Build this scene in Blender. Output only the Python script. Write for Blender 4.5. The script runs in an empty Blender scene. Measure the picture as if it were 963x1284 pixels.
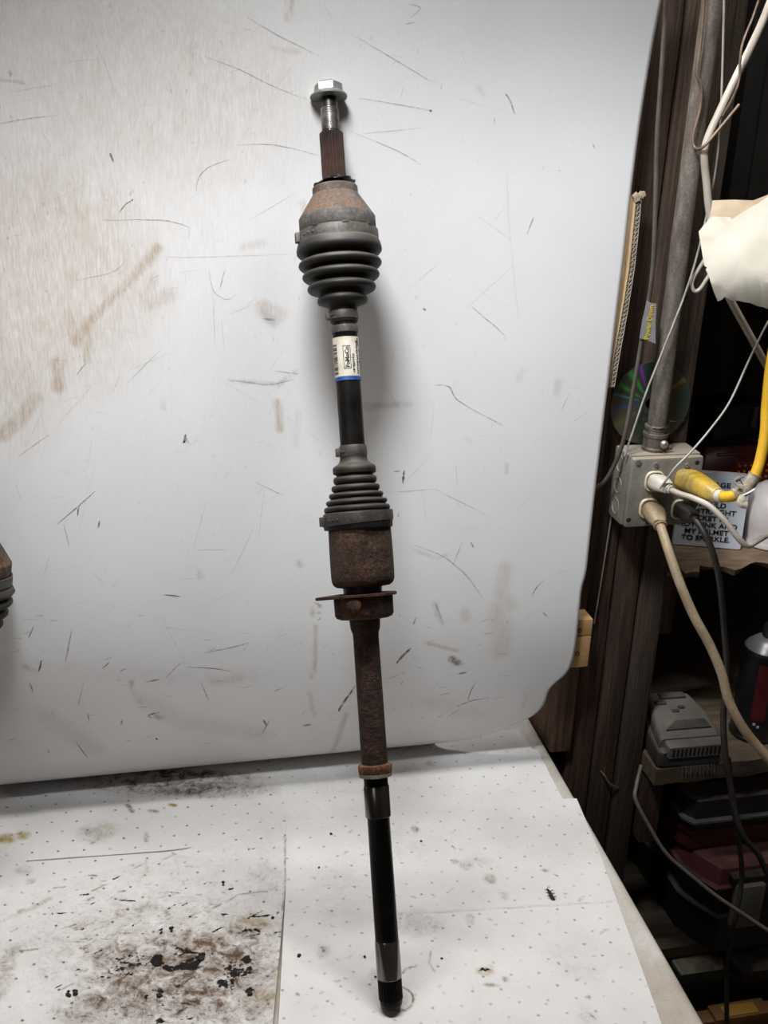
import bpy, bmesh, math, random
import numpy as np
from mathutils import Vector, Matrix, noise as mnoise

random.seed(7)
rng = np.random.default_rng(7)
scene = bpy.context.scene
COL = scene.collection

# ------------------------------------------------------------------ camera
F_PX, CX, CY = 1450.0, 481.5, 642.0
PITCH = math.radians(22.0)
ROLL = math.radians(2.3)
CAM_H = 1.043                                  # above the bench top (z = 0)
cam_data = bpy.data.cameras.new('camera')
cam_data.sensor_fit = 'HORIZONTAL'
cam_data.sensor_width = 36.0
cam_data.lens = 36.0 * F_PX / 963.0
cam_data.clip_start = 0.02
cam = bpy.data.objects.new('camera', cam_data)
cam.location = (0, 0, CAM_H)
cam.rotation_euler = (Matrix.Rotation(math.pi / 2 - PITCH, 3, 'X') @ Matrix.Rotation(ROLL, 3, 'Z')).to_euler()
COL.objects.link(cam)
scene.camera = cam

# ------------------------------------------------------------------ world, lamps, exposure
world = bpy.data.worlds.new('world')
scene.world = world
world.use_nodes = True
bg = world.node_tree.nodes['Background']
bg.inputs[0].default_value = (0.9, 0.93, 1.0, 1)
bg.inputs[1].default_value = 0.03

def area_light(name, loc, target, sx, sy, power, color):
    d = bpy.data.lights.new(name, 'AREA')
    d.shape = 'RECTANGLE'; d.size = sx; d.size_y = sy
    d.energy = power; d.color = color
    o = bpy.data.objects.new(name, d)
    o.location = loc
    o.rotation_euler = (Vector(target) - Vector(loc)).to_track_quat('-Z', 'Y').to_euler()
    COL.objects.link(o)
    return o

area_light('ceiling_tube_light', (-0.08, 1.36, 2.08), (-0.08, 1.10, 0.0), 1.25, 0.06, 14.5, (1.0, 0.975, 0.95))
area_light('warm_fill_light', (-1.2, -1.0, 1.7), (0.0, 1.4, 0.6), 0.9, 0.8, 1.3, (1.0, 0.88, 0.80))  # unseen fill light added at the front left to warm the left side
spot = bpy.data.lights.new('work_lamp', 'SPOT')          # clamp lamp whose shade cuts its beam off above and below
spot.energy = 44.0; spot.color = (0.95, 0.975, 1.0)
spot.spot_size = math.radians(26.5); spot.spot_blend = 0.6; spot.shadow_soft_size = 0.16
so = bpy.data.objects.new('work_lamp', spot)
so.location = (-0.20, 0.78, 1.78)
so.scale = (3.2, 1.0, 1.0)
so.rotation_euler = ((Vector((0.02, 1.50, 0.73)) - Vector(so.location)).to_track_quat('-Z', 'Y').to_matrix() @ Matrix.Rotation(math.radians(27), 3, 'Z')).to_euler()
COL.objects.link(so)

vs = scene.view_settings
vs.view_transform = 'Standard'; vs.look = 'None'; vs.gamma = 1.0; vs.use_curve_mapping = False
vs.exposure = 1.5

# ------------------------------------------------------------------ measuring helpers
SP, CP = math.sin(PITCH), math.cos(PITCH)
CAM = Vector((0, 0, CAM_H))
def ray(px, py):
    u = (px - CX) / F_PX; v = (CY - py) / F_PX
    u, v = u * math.cos(ROLL) - v * math.sin(ROLL), u * math.sin(ROLL) + v * math.cos(ROLL)
    return Vector((u, CP + v * SP, -SP + v * CP))
def at_t(px, py, t): return CAM + ray(px, py) * t
def at_z(px, py, z=0.0):
    d = ray(px, py); return CAM + d * ((z - CAM_H) / d.z)
ANG = math.radians(13.5)                         # the wall runs a little away from the camera to the right
CA, SA, KA = math.cos(ANG), math.sin(ANG), math.tan(ANG)
def at_w(px, py, y0):
    d = ray(px, py); return CAM + d * (y0 / (d.y - KA * d.x))
def W(a, b, z): return Vector((a * CA - b * SA, a * SA + b * CA, z))       # wall frame: along, into the wall, up
def to_w(p): return (p.x * CA + p.y * SA, -p.x * SA + p.y * CA, p.z)

# ------------------------------------------------------------------ materials
MATS = {}
def new_mat(name):
    m = bpy.data.materials.new(name); m.use_nodes = True
    nt = m.node_tree
    b = nt.nodes['Principled BSDF']
    MATS[name] = m
    return m, nt, b
def nd(nt, typ, **kw):
    n = nt.nodes.new(typ)
    for k, v in kw.items():
        if k.startswith('i_'): n.inputs[k[2:].replace('_', ' ')].default_value = v
        else: setattr(n, k, v)
    return n
def c4(c): return (c[0], c[1], c[2], 1.0)
def mixc(nt, fac, a, b, mode='MIX'):
    n = nt.nodes.new('ShaderNodeMix'); n.data_type = 'RGBA'; n.blend_type = mode; n.clamp_factor = True
    for idx, v in ((0, fac), (6, a), (7, b)):
        if hasattr(v, 'is_output'): nt.links.new(v, n.inputs[idx])
        elif idx == 0: n.inputs[idx].default_value = v
        else: n.inputs[idx].default_value = c4(v)
    return n.outputs[2]
def math_(nt, op, a, b=None, c=None, clamp=False):
    n = nt.nodes.new('ShaderNodeMath'); n.operation = op; n.use_clamp = clamp
    for i, v in enumerate((a, b, c)):
        if v is None: continue
        if hasattr(v, 'is_output'): nt.links.new(v, n.inputs[i])
        else: n.inputs[i].default_value = v
    return n.outputs[0]
def ramp(nt, v, lo, hi):
    n = nt.nodes.new('ShaderNodeMapRange'); n.clamp = True
    nt.links.new(v, n.inputs[0]); n.inputs[1].default_value = lo; n.inputs[2].default_value = hi
    return n.outputs[0]
def coords(nt, stretch=(1, 1, 1), kind='Object', rot=(0, 0, 0)):
    tc = nt.nodes.new('ShaderNodeTexCoord'); mp = nt.nodes.new('ShaderNodeMapping')
    mp.inputs['Scale'].default_value = stretch; mp.inputs['Rotation'].default_value = rot
    nt.links.new(tc.outputs[kind], mp.inputs[0]); return mp.outputs[0]
def noise_(nt, vec, scale, detail=6, rough=0.6, dist=0.0):
    n = nd(nt, 'ShaderNodeTexNoise'); n.inputs['Scale'].default_value = scale
    n.inputs['Detail'].default_value = detail; n.inputs['Roughness'].default_value = rough
    n.inputs['Distortion'].default_value = dist
    nt.links.new(vec, n.inputs['Vector']); return n.outputs['Fac']
def mat(name, c1, c2=None, scale=30, rough=0.6, metal=0.0, bump=0.0, stretch=(1, 1, 1), lo=0.35, hi=0.65,
        spec=0.5, dust=None, bscale=None, c3=None, trans=0.0, coat=0.0, grit=0.0):
    """two-tone noise material; dust = (colour, amount): settled dust on upward faces"""
    m, nt, b = new_mat(name)
    vec = coords(nt, stretch)
    f = noise_(nt, vec, scale)
    col = mixc(nt, ramp(nt, f, lo, hi), c1, c2 if c2 else c1)
    if c3:
        f2 = noise_(nt, vec, scale * 0.31, 4, 0.6)
        col = mixc(nt, ramp(nt, f2, 0.5, 0.68), col, c3)
    if grit:
        gf = noise_(nt, coords(nt), 330, 4, 0.75)
        col = mixc(nt, math_(nt, 'MULTIPLY', ramp(nt, gf, 0.62, 0.40), grit), col, (0.004, 0.003, 0.0025))
        gh = noise_(nt, coords(nt), 260, 3, 0.7)
        col = mixc(nt, math_(nt, 'MULTIPLY', ramp(nt, gh, 0.58, 0.72), grit * 0.5), col, tuple(min(1.0, v * 2.2) for v in (c2 or c1)))
    if dust:
        g = nd(nt, 'ShaderNodeNewGeometry'); s = nd(nt, 'ShaderNodeSeparateXYZ')
        nt.links.new(g.outputs['Normal'], s.inputs[0])
        up = ramp(nt, s.outputs[2], 0.25, 0.85)
        dn = noise_(nt, coords(nt, (1, 1, 1)), 25, 5)
        fac = math_(nt, 'MULTIPLY', up, math_(nt, 'MULTIPLY', ramp(nt, dn, 0.2, 0.6), dust[1]))
        col = mixc(nt, fac, col, dust[0])
    nt.links.new(col, b.inputs['Base Color'])
    b.inputs['Roughness'].default_value = rough; b.inputs['Metallic'].default_value = metal
    b.inputs['Specular IOR Level'].default_value = spec
    b.inputs['Transmission Weight'].default_value = trans
    b.inputs['Coat Weight'].default_value = coat
    if bump:
        f3 = noise_(nt, vec, bscale or scale * 2.0, 6)
        bp = nd(nt, 'ShaderNodeBump'); bp.inputs['Strength'].default_value = bump; bp.inputs['Distance'].default_value = 0.002
        nt.links.new(f3, bp.inputs['Height']); nt.links.new(bp.outputs[0], b.inputs['Normal'])
    return m

# wood
mat('stud_wood', (0.030, 0.016, 0.010), (0.100, 0.056, 0.034), 30, 0.75, bump=0.7, stretch=(7, 7, 0.3), c3=(0.030, 0.020, 0.015), grit=0.3)
mat('stud_wood_dark', (0.030, 0.019, 0.013), (0.092, 0.060, 0.041), 30, 0.8, bump=0.8, stretch=(7, 7, 0.3), c3=(0.062, 0.045, 0.033), grit=0.4)
mat('stud_wood_red', (0.050, 0.022, 0.012), (0.150, 0.080, 0.045), 26, 0.7, bump=0.5, stretch=(7, 7, 0.28), grit=0.2)
mat('pine', (0.36, 0.20, 0.08), (0.48, 0.29, 0.13), 26, 0.65, stretch=(0.6, 6, 6), bump=0.2)
mat('shelf_wood', (0.095, 0.064, 0.042), (0.17, 0.122, 0.078), 18, 0.8, stretch=(0.5, 5, 5), bump=0.4, grit=0.25)
mat('torn_wood', (0.13, 0.085, 0.055), (0.24, 0.16, 0.10), 40, 0.9, bump=1.0, stretch=(0.7, 2, 2))
mat('cardboard_face', (0.52, 0.36, 0.19), (0.58, 0.42, 0.24), 60, 0.85)
mat('cardboard_edge', (0.33, 0.28, 0.22), (0.44, 0.38, 0.30), 80, 0.9)
mat('room_wall', (0.05, 0.042, 0.038), (0.09, 0.075, 0.065), 6, 0.9, stretch=(5, 5, 0.5))
mat('room_floor', (0.06, 0.055, 0.05), (0.10, 0.09, 0.08), 8, 0.9)
mat('room_ceiling', (0.25, 0.24, 0.23), (0.32, 0.31, 0.30), 5, 0.9)
# axle
mat('zinc', (0.20, 0.205, 0.19), (0.33, 0.335, 0.31), 90, 0.42, 0.6, bump=0.1, lo=0.3, hi=0.7, grit=0.25)
mat('thread_steel', (0.10, 0.09, 0.08), (0.34, 0.33, 0.32), 60, 0.35, 0.8)
mat('spline_rust', (0.010, 0.006, 0.005), (0.034, 0.014, 0.010), 40, 0.72, 0.0, spec=0.15, bump=0.2, lo=0.40, hi=0.66, c3=(0.018, 0.013, 0.011))
mat('black_steel', (0.010, 0.010, 0.010), (0.028, 0.026, 0.025), 40, 0.35, 0.3)
mat('joint_steel', (0.026, 0.020, 0.015), (0.085, 0.067, 0.051), 55, 0.8, 0.0, bump=0.7, c3=(0.095, 0.046, 0.022), lo=0.36, hi=0.64, grit=0.55)
mat('joint_band', (0.040, 0.035, 0.030), (0.082, 0.072, 0.060), 70, 0.75, 0.0, bump=0.4, lo=0.38, hi=0.62, grit=0.5)
mat('boot_rubber', (0.009, 0.008, 0.0075), (0.020, 0.018, 0.016), 30, 0.55, 0.0, bump=0.15, spec=0.3, dust=((0.062, 0.052, 0.042), 0.8), grit=0.2)
mat('clamp_steel', (0.040, 0.036, 0.031), (0.095, 0.086, 0.074), 60, 0.55, 0.15, bump=0.25, grit=0.4)
mat('bar_black', (0.003, 0.003, 0.003), (0.007, 0.0065, 0.006), 40, 0.35, 0.0, spec=0.12, c3=(0.016, 0.014, 0.013))
mat('rust', (0.022, 0.009, 0.006), (0.120, 0.045, 0.022), 60, 0.92, 0.0, bump=1.0, c3=(0.030, 0.016, 0.011), bscale=190, lo=0.40, hi=0.60, grit=0.7)
mat('rust_dusty', (0.045, 0.019, 0.011), (0.125, 0.068, 0.040), 50, 0.92, 0.0, bump=1.0, c3=(0.062, 0.048, 0.032), bscale=170, lo=0.38, hi=0.62, grit=0.65)
mat('rust_tube', (0.030, 0.015, 0.012), (0.098, 0.050, 0.037), 90, 0.9, 0.0, bump=1.0, c3=(0.070, 0.024, 0.013), bscale=240, lo=0.38, hi=0.62, grit=0.75)
mat('rust_orange', (0.10, 0.038, 0.016), (0.25, 0.115, 0.052), 75, 0.9, bump=0.9, lo=0.38, hi=0.62, grit=0.6)
mat('tan_seal', (0.20, 0.165, 0.12), (0.34, 0.30, 0.24), 80, 0.8, grit=0.4)
mat('shaft_paint', (0.0025, 0.0025, 0.0025), (0.005, 0.005, 0.005), 30, 0.28, 0.0, spec=0.10)
mat('journal_steel', (0.10, 0.095, 0.092), (0.24, 0.23, 0.225), 40, 0.19, 0.9, stretch=(1, 1, 0.15))
mat('label_paper', (0.42, 0.37, 0.27), (0.50, 0.47, 0.40), 60, 0.65, c3=(0.33, 0.24, 0.13), lo=0.3, hi=0.55, grit=0.12)
mat('label_blue', (0.008, 0.055, 0.20), (0.02, 0.085, 0.26), 60, 0.5, grit=0.3)
mat('ink', (0.012, 0.012, 0.013), None, 10, 0.6)
# wiring
mat('conduit_steel', (0.105, 0.088, 0.072), (0.205, 0.178, 0.150), 40, 0.65, 0.15, bump=0.25, stretch=(2, 2, 0.6), c3=(0.085, 0.062, 0.046), grit=0.35)
mat('box_steel', (0.165, 0.150, 0.125), (0.235, 0.218, 0.188), 34, 0.6, 0.1, bump=0.15, dust=((0.33, 0.27, 0.20), 0.8), grit=0.18)
mat('screw_steel', (0.25, 0.24, 0.22), (0.36, 0.34, 0.31), 80, 0.4, 0.7)
mat('ivory', (0.48, 0.41, 0.27), (0.55, 0.48, 0.33), 40, 0.5)
mat('hole_black', (0.008, 0.008, 0.008), None, 10, 0.8)
mat('white_plastic', (0.48, 0.45, 0.38), (0.56, 0.53, 0.46), 40, 0.45, grit=0.1)
mat('beige_cord', (0.29, 0.22, 0.135), (0.36, 0.285, 0.185), 40, 0.55, c3=(0.22, 0.15, 0.085), grit=0.25)
mat('cream_cable', (0.40, 0.355, 0.30), (0.48, 0.43, 0.37), 30, 0.5, c3=(0.33, 0.27, 0.21), grit=0.1)
mat('yellow_cord', (0.60, 0.33, 0.012), (0.68, 0.40, 0.02), 25, 0.5, grit=0.1)
mat('yellow_plug', (0.24, 0.185, 0.09), (0.40, 0.30, 0.10), 40, 0.4, c3=(0.66, 0.40, 0.02), grit=0.15)
mat('tape', (0.26, 0.21, 0.15), (0.42, 0.37, 0.30), 80, 0.75, bump=0.5, grit=0.3)
mat('black_cord', (0.018, 0.016, 0.015), (0.035, 0.030, 0.027), 40, 0.5)
mat('brown_cable', (0.075, 0.062, 0.052), (0.125, 0.106, 0.090), 30, 0.55, grit=0.2)
mat('thin_wire', (0.30, 0.28, 0.25), (0.38, 0.36, 0.33), 60, 0.5, 0.2)
mat('rusty_wire', (0.13, 0.085, 0.06), (0.20, 0.14, 0.10), 60, 0.6, 0.3)
mat('grey_tape', (0.20, 0.19, 0.195), (0.26, 0.25, 0.25), 40, 0.6, bump=0.2)
mat('yellow_ink', (0.62, 0.46, 0.03), None, 40, 0.6)
mat('cream_paper', (0.36, 0.325, 0.265), (0.41, 0.38, 0.32), 9, 0.8, bump=0.1, bscale=14)
mat('tan_paper', (0.28, 0.21, 0.14), (0.36, 0.285, 0.20), 30, 0.85, bump=0.2)
# things on the shelves
mat('sign_face', (0.62, 0.67, 0.74), (0.70, 0.75, 0.81), 30, 0.5, dust=((0.30, 0.24, 0.17), 0.9))
mat('dark_plastic', (0.012, 0.012, 0.014), (0.024, 0.024, 0.027), 30, 0.45, dust=((0.13, 0.11, 0.09), 0.6))
mat('navy_plastic', (0.010, 0.011, 0.018), (0.018, 0.019, 0.028), 30, 0.5)
mat('tail_red', (0.10, 0.012, 0.008), (0.16, 0.02, 0.012), 30, 0.2, coat=0.5)
mat('tail_amber', (0.45, 0.14, 0.02), (0.6, 0.22, 0.03), 60, 0.25)
mat('white_dome', (0.66, 0.60, 0.60), (0.72, 0.67, 0.66), 20, 0.4)
mat('can_red', (0.075, 0.008, 0.011), (0.12, 0.014, 0.018), 30, 0.4, 0.0, grit=0.2)
mat('can_black', (0.010, 0.009, 0.010), (0.018, 0.017, 0.018), 30, 0.35)
mat('can_grey', (0.1980, 0.1980, 0.2040), (0.2520, 0.2520, 0.2580), 30, 0.35, 0.4)
mat('tool_grey', (0.1050, 0.0980, 0.0875), (0.1470, 0.1365, 0.1225), 30, 0.65, dust=((0.22, 0.19, 0.155), 0.7))
mat('tool_dark', (0.030, 0.029, 0.028), (0.050, 0.048, 0.045), 30, 0.6, dust=((0.16, 0.14, 0.12), 0.5))
mat('case_red', (0.0900, 0.0168, 0.0180), (0.1200, 0.0252, 0.0252), 20, 0.5, dust=((0.17, 0.095, 0.08), 0.8))
mat('case_black', (0.014, 0.013, 0.014), (0.024, 0.022, 0.023), 20, 0.5, dust=((0.17, 0.145, 0.12), 0.8))
mat('case_grey', (0.0385, 0.0364, 0.0329), (0.0595, 0.0560, 0.0504), 20, 0.55, dust=((0.22, 0.19, 0.155), 0.7))
mat('latch_grey', (0.17, 0.165, 0.155), (0.23, 0.22, 0.205), 50, 0.6, stretch=(1, 1, 6))
mat('green_plastic', (0.012, 0.045, 0.028), (0.02, 0.06, 0.04), 20, 0.5, dust=((0.30, 0.23, 0.17), 0.95))
mat('orange_level', (0.16, 0.065, 0.008), (0.24, 0.10, 0.015), 30, 0.6, dust=((0.14, 0.09, 0.05), 0.5), grit=0.2)
mat('yellow_label', (0.40, 0.22, 0.03), None, 30, 0.6, grit=0.2)
mat('black_grit', (0.008, 0.008, 0.008), (0.02, 0.018, 0.016), 200, 0.8)
mat('bench_plastic', (0.50, 0.47, 0.42), (0.62, 0.60, 0.56), 14, 0.6, c3=(0.36, 0.29, 0.21), bump=0.08, grit=0.12)

# white sheet: dirt is stored on the surface as an attribute (R dark scratch, G brown film, B grey smudge)
def sheet_material():
    m, nt, b = new_mat('scuffed_sheet')
    at = nd(nt, 'ShaderNodeAttribute'); at.attribute_name = 'dirt'
    sp = nd(nt, 'ShaderNodeSeparateColor'); nt.links.new(at.outputs['Color'], sp.inputs[0])
    fine = noise_(nt, coords(nt, (1, 1, 0.12)), 420, 5, 0.7)
    mid = noise_(nt, coords(nt, (1, 1, 0.5)), 60, 6, 0.65)
    big = noise_(nt, coords(nt), 7, 5, 0.6)
    spk = noise_(nt, coords(nt, (1, 1, 0.45)), 170, 2, 0.5)
    col = mixc(nt, ramp(nt, big, 0.3, 0.75), (0.715, 0.715, 0.72), (0.675, 0.672, 0.672))
    film = math_(nt, 'MULTIPLY', sp.outputs[1], math_(nt, 'ADD', 0.45, math_(nt, 'ADD', math_(nt, 'MULTIPLY', ramp(nt, fine, 0.35, 0.65), 0.75), math_(nt, 'MULTIPLY', ramp(nt, mid, 0.3, 0.7), 0.45))), clamp=True)
    col = mixc(nt, film, col, (0.40, 0.315, 0.235))
    sm = math_(nt, 'MULTIPLY', sp.outputs[2], math_(nt, 'ADD', 0.25, ramp(nt, mid, 0.38, 0.62)), clamp=True)
    col = mixc(nt, sm, col, (0.30, 0.285, 0.265))
    # scattered tiny specks, more where the film is
    sk = math_(nt, 'MULTIPLY', ramp(nt, spk, 0.70, 0.76), math_(nt, 'ADD', 0.22, sp.outputs[1]), clamp=True)
    col = mixc(nt, math_(nt, 'MULTIPLY', sk, 0.6), col, (0.22, 0.17, 0.13))
    brk = ramp(nt, noise_(nt, coords(nt), 240, 4, 0.6), 0.34, 0.52)
    dk = math_(nt, 'MULTIPLY', sp.outputs[0], math_(nt, 'ADD', math_(nt, 'MULTIPLY', brk, 0.75), 0.25), clamp=True)
    col = mixc(nt, dk, col, (0.055, 0.045, 0.04))
    nt.links.new(col, b.inputs['Base Color'])
    r = math_(nt, 'ADD', 0.36, math_(nt, 'MULTIPLY', film, 0.3))
    nt.links.new(r, b.inputs['Roughness'])
    b.inputs['Specular IOR Level'].default_value = 0.35
    return m
sheet_material()

def scratch_material():
    m, nt, b = new_mat('scratch_line')
    at = nd(nt, 'ShaderNodeAttribute'); at.attribute_name = 'depth'
    n = ramp(nt, noise_(nt, coords(nt), 160, 4, 0.6), 0.36, 0.56)
    nt.links.new(math_(nt, 'MULTIPLY', at.outputs['Fac'], math_(nt, 'ADD', 0.3, math_(nt, 'MULTIPLY', n, 0.7)), clamp=True), b.inputs['Alpha'])
    b.inputs['Base Color'].default_value = (0.07, 0.058, 0.05, 1); b.inputs['Roughness'].default_value = 0.7
scratch_material()

# absorbent pads: R black oil, G brown grime, B yellow-olive; dots are pressed into the fabric
def pad_material(name, dotcol, dotamt):
    m, nt, b = new_mat(name)
    at = nd(nt, 'ShaderNodeAttribute'); at.attribute_name = 'dirt'
    sp = nd(nt, 'ShaderNodeSeparateColor'); nt.links.new(at.outputs['Color'], sp.inputs[0])
    pc = nd(nt, 'ShaderNodeAttribute'); pc.attribute_name = 'padco'
    s2 = nd(nt, 'ShaderNodeSeparateXYZ'); nt.links.new(pc.outputs['Vector'], s2.inputs[0])
    def lattice(ou, ov):
        fu = math_(nt, 'MULTIPLY', math_(nt, 'SUBTRACT', math_(nt, 'FRACT', math_(nt, 'ADD', math_(nt, 'DIVIDE', s2.outputs[0], 0.0345), ou)), 0.5), 0.0345)
        fv = math_(nt, 'MULTIPLY', math_(nt, 'SUBTRACT', math_(nt, 'FRACT', math_(nt, 'ADD', math_(nt, 'DIVIDE', s2.outputs[1], 0.043), ov)), 0.5), 0.043)
        return math_(nt, 'SQRT', math_(nt, 'ADD', math_(nt, 'MULTIPLY', fu, fu), math_(nt, 'MULTIPLY', fv, fv)))
    d = math_(nt, 'MINIMUM', lattice(0.0, 0.0), lattice(0.5, 0.5))
    dot = math_(nt, 'SUBTRACT', 1.0, ramp(nt, d, 0.0010, 0.0024))
    vec = coords(nt)
    fib = noise_(nt, vec, 900, 3, 0.6)
    big = noise_(nt, vec, 9, 5, 0.6)
    mid = noise_(nt, vec, 55, 7, 0.7, 0.6)
    fin = noise_(nt, vec, 210, 6, 0.7)
    col = mixc(nt, ramp(nt, big, 0.35, 0.7), (0.74, 0.735, 0.73), (0.66, 0.65, 0.635))
    col = mixc(nt, math_(nt, 'MULTIPLY', ramp(nt, fin, 0.58, 0.74), 0.22), col, (0.30, 0.23, 0.17))
    dv = ramp(nt, noise_(nt, vec, 23, 2), 0.35, 0.6)
    col = mixc(nt, math_(nt, 'MULTIPLY', dot, math_(nt, 'MULTIPLY', dv, dotamt)), col, dotcol)
    ye = math_(nt, 'MULTIPLY', sp.outputs[2], math_(nt, 'ADD', 0.3, ramp(nt, mid, 0.35, 0.6)), clamp=True)
    col = mixc(nt, ye, col, (0.34, 0.25, 0.07))
    br = math_(nt, 'MULTIPLY', sp.outputs[1], math_(nt, 'ADD', 0.18, math_(nt, 'MULTIPLY', ramp(nt, mid, 0.36, 0.64), 1.0)), clamp=True)
    col = mixc(nt, br, col, (0.17, 0.115, 0.078))
    gr = math_(nt, 'MULTIPLY', sp.outputs[1], math_(nt, 'ADD', ramp(nt, fin, 0.54, 0.64), ramp(nt, mid, 0.56, 0.70)), clamp=True)
    col = mixc(nt, math_(nt, 'MULTIPLY', gr, 0.8), col, (0.05, 0.036, 0.028))
    bk = ramp(nt, math_(nt, 'ADD', sp.outputs[0], math_(nt, 'MULTIPLY', math_(nt, 'SUBTRACT', ramp(nt, noise_(nt, vec, 120, 6, 0.65), 0.33, 0.67), 0.5), 1.15)), 0.56, 0.64)
    col = mixc(nt, bk, col, (0.008, 0.007, 0.007))
    nt.links.new(col, b.inputs['Base Color'])
    nt.links.new(math_(nt, 'SUBTRACT', 0.9, math_(nt, 'MULTIPLY', bk, 0.15)), b.inputs['Roughness'])
    b.inputs['Specular IOR Level'].default_value = 0.2
    h = math_(nt, 'ADD', math_(nt, 'MULTIPLY', fib, 0.12), math_(nt, 'SUBTRACT', math_(nt, 'MULTIPLY', ramp(nt, noise_(nt, vec, 14, 3), 0.2, 0.8), 1.6), math_(nt, 'MULTIPLY', dot, 0.9)))
    bp = nd(nt, 'ShaderNodeBump'); bp.inputs['Strength'].default_value = 0.55; bp.inputs['Distance'].default_value = 0.0016
    nt.links.new(h, bp.inputs['Height']); nt.links.new(bp.outputs[0], b.inputs['Normal'])
    return m
pad_material('pad_dirty', (0.07, 0.055, 0.045), 0.85)
pad_material('pad_clean', (0.24, 0.20, 0.17), 0.7)

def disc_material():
    # rainbow reflections painted into the base colour as angular sectors round the hub
    m, nt, b = new_mat('disc_painted_rainbow')
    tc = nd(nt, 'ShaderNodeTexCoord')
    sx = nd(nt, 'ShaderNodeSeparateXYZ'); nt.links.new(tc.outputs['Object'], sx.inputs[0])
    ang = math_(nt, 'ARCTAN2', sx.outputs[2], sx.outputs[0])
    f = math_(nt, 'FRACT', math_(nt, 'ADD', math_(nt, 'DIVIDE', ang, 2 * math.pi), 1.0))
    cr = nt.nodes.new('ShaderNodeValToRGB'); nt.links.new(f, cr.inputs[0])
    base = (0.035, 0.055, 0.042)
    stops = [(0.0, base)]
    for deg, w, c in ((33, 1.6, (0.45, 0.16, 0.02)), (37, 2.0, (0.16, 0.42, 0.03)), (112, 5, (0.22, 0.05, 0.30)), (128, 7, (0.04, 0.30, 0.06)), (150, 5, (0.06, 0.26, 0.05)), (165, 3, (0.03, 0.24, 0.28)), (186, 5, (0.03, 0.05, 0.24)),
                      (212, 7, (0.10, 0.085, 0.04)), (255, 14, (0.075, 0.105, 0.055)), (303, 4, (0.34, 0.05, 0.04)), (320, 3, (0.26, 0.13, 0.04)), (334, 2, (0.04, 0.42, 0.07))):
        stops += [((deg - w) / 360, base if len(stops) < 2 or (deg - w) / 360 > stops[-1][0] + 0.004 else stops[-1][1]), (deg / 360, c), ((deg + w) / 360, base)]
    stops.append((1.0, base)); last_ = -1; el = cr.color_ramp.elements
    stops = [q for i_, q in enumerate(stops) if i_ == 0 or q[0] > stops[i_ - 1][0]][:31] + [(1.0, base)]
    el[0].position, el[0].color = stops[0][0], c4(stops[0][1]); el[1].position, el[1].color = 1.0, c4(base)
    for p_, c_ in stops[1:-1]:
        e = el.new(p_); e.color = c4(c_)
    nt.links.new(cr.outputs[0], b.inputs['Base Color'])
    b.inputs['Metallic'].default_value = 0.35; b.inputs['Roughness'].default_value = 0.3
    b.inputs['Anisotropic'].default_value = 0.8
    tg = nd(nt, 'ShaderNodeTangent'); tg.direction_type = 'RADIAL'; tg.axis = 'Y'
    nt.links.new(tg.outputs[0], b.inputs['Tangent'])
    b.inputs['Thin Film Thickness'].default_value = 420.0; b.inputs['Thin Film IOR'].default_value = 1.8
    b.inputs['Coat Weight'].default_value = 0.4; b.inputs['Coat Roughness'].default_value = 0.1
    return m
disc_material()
mat('disc_hub', (0.05, 0.047, 0.042), (0.075, 0.07, 0.063), 30, 0.25, 0.2)

# ------------------------------------------------------------------ mesh helpers
def link(name, me, m=None, parent=None, smooth=30):
    o = bpy.data.objects.new(name, me)
    COL.objects.link(o)
    if m: me.materials.append(MATS[m])
    if smooth:
        me.shade_smooth(); me.set_sharp_from_angle(angle=math.radians(smooth))
    if parent: o.parent = parent
    return o
def obj(name, bm, m=None, parent=None, smooth=30):
    me = bpy.data.meshes.new(name); bmesh.ops.recalc_face_normals(bm, faces=bm.faces)
    bm.to_mesh(me); bm.free()
    return link(name, me, m, parent, smooth)
def tag(o, label, cat, group=None, kind=None):
    if label: o['label'] = label
    if cat: o['category'] = cat
    if group: o['group'] = group
    if kind: o['kind'] = kind
    return o
def thing(name, label, cat, loc=(0, 0, 0), rot=(0, 0, 0), group=None):
    o = bpy.data.objects.new(name, None); COL.objects.link(o)
    o.empty_display_size = 0.02
    o.location = loc; o.rotation_euler = rot
    return tag(o, label, cat, group)
def add_box(bm, x0, x1, y0, y1, z0, z1, bevel=0.0, M=None):
    r = bmesh.ops.create_cube(bm, size=1.0)
    vs_ = r['verts']
    for v in vs_:
        v.co = Vector(((x0 + x1) / 2 + v.co.x * (x1 - x0), (y0 + y1) / 2 + v.co.y * (y1 - y0), (z0 + z1) / 2 + v.co.z * (z1 - z0)))
    if M is not None: bmesh.ops.transform(bm, matrix=M, verts=vs_)
    if bevel:
        es = list({e for v in vs_ for e in v.link_edges})
        bmesh.ops.bevel(bm, geom=es, offset=bevel, segments=2, affect='EDGES', profile=0.6)
    return bm
def box(x0, x1, y0, y1, z0, z1, bevel=0.0, M=None):
    return add_box(bmesh.new(), x0, x1, y0, y1, z0, z1, bevel, M)
def add_rings(bm, rings, closed_ends=True):
    vr = [[bm.verts.new(p) for p in r] for r in rings]
    n = len(vr[0])
    for a, b_ in zip(vr[:-1], vr[1:]):
        for i in range(n):
            bm.faces.new((a[i], a[(i + 1) % n], b_[(i + 1) % n], b_[i]))
    if closed_ends:
        bm.faces.new(vr[0][::-1]); bm.faces.new(vr[-1])
    return bm
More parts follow.
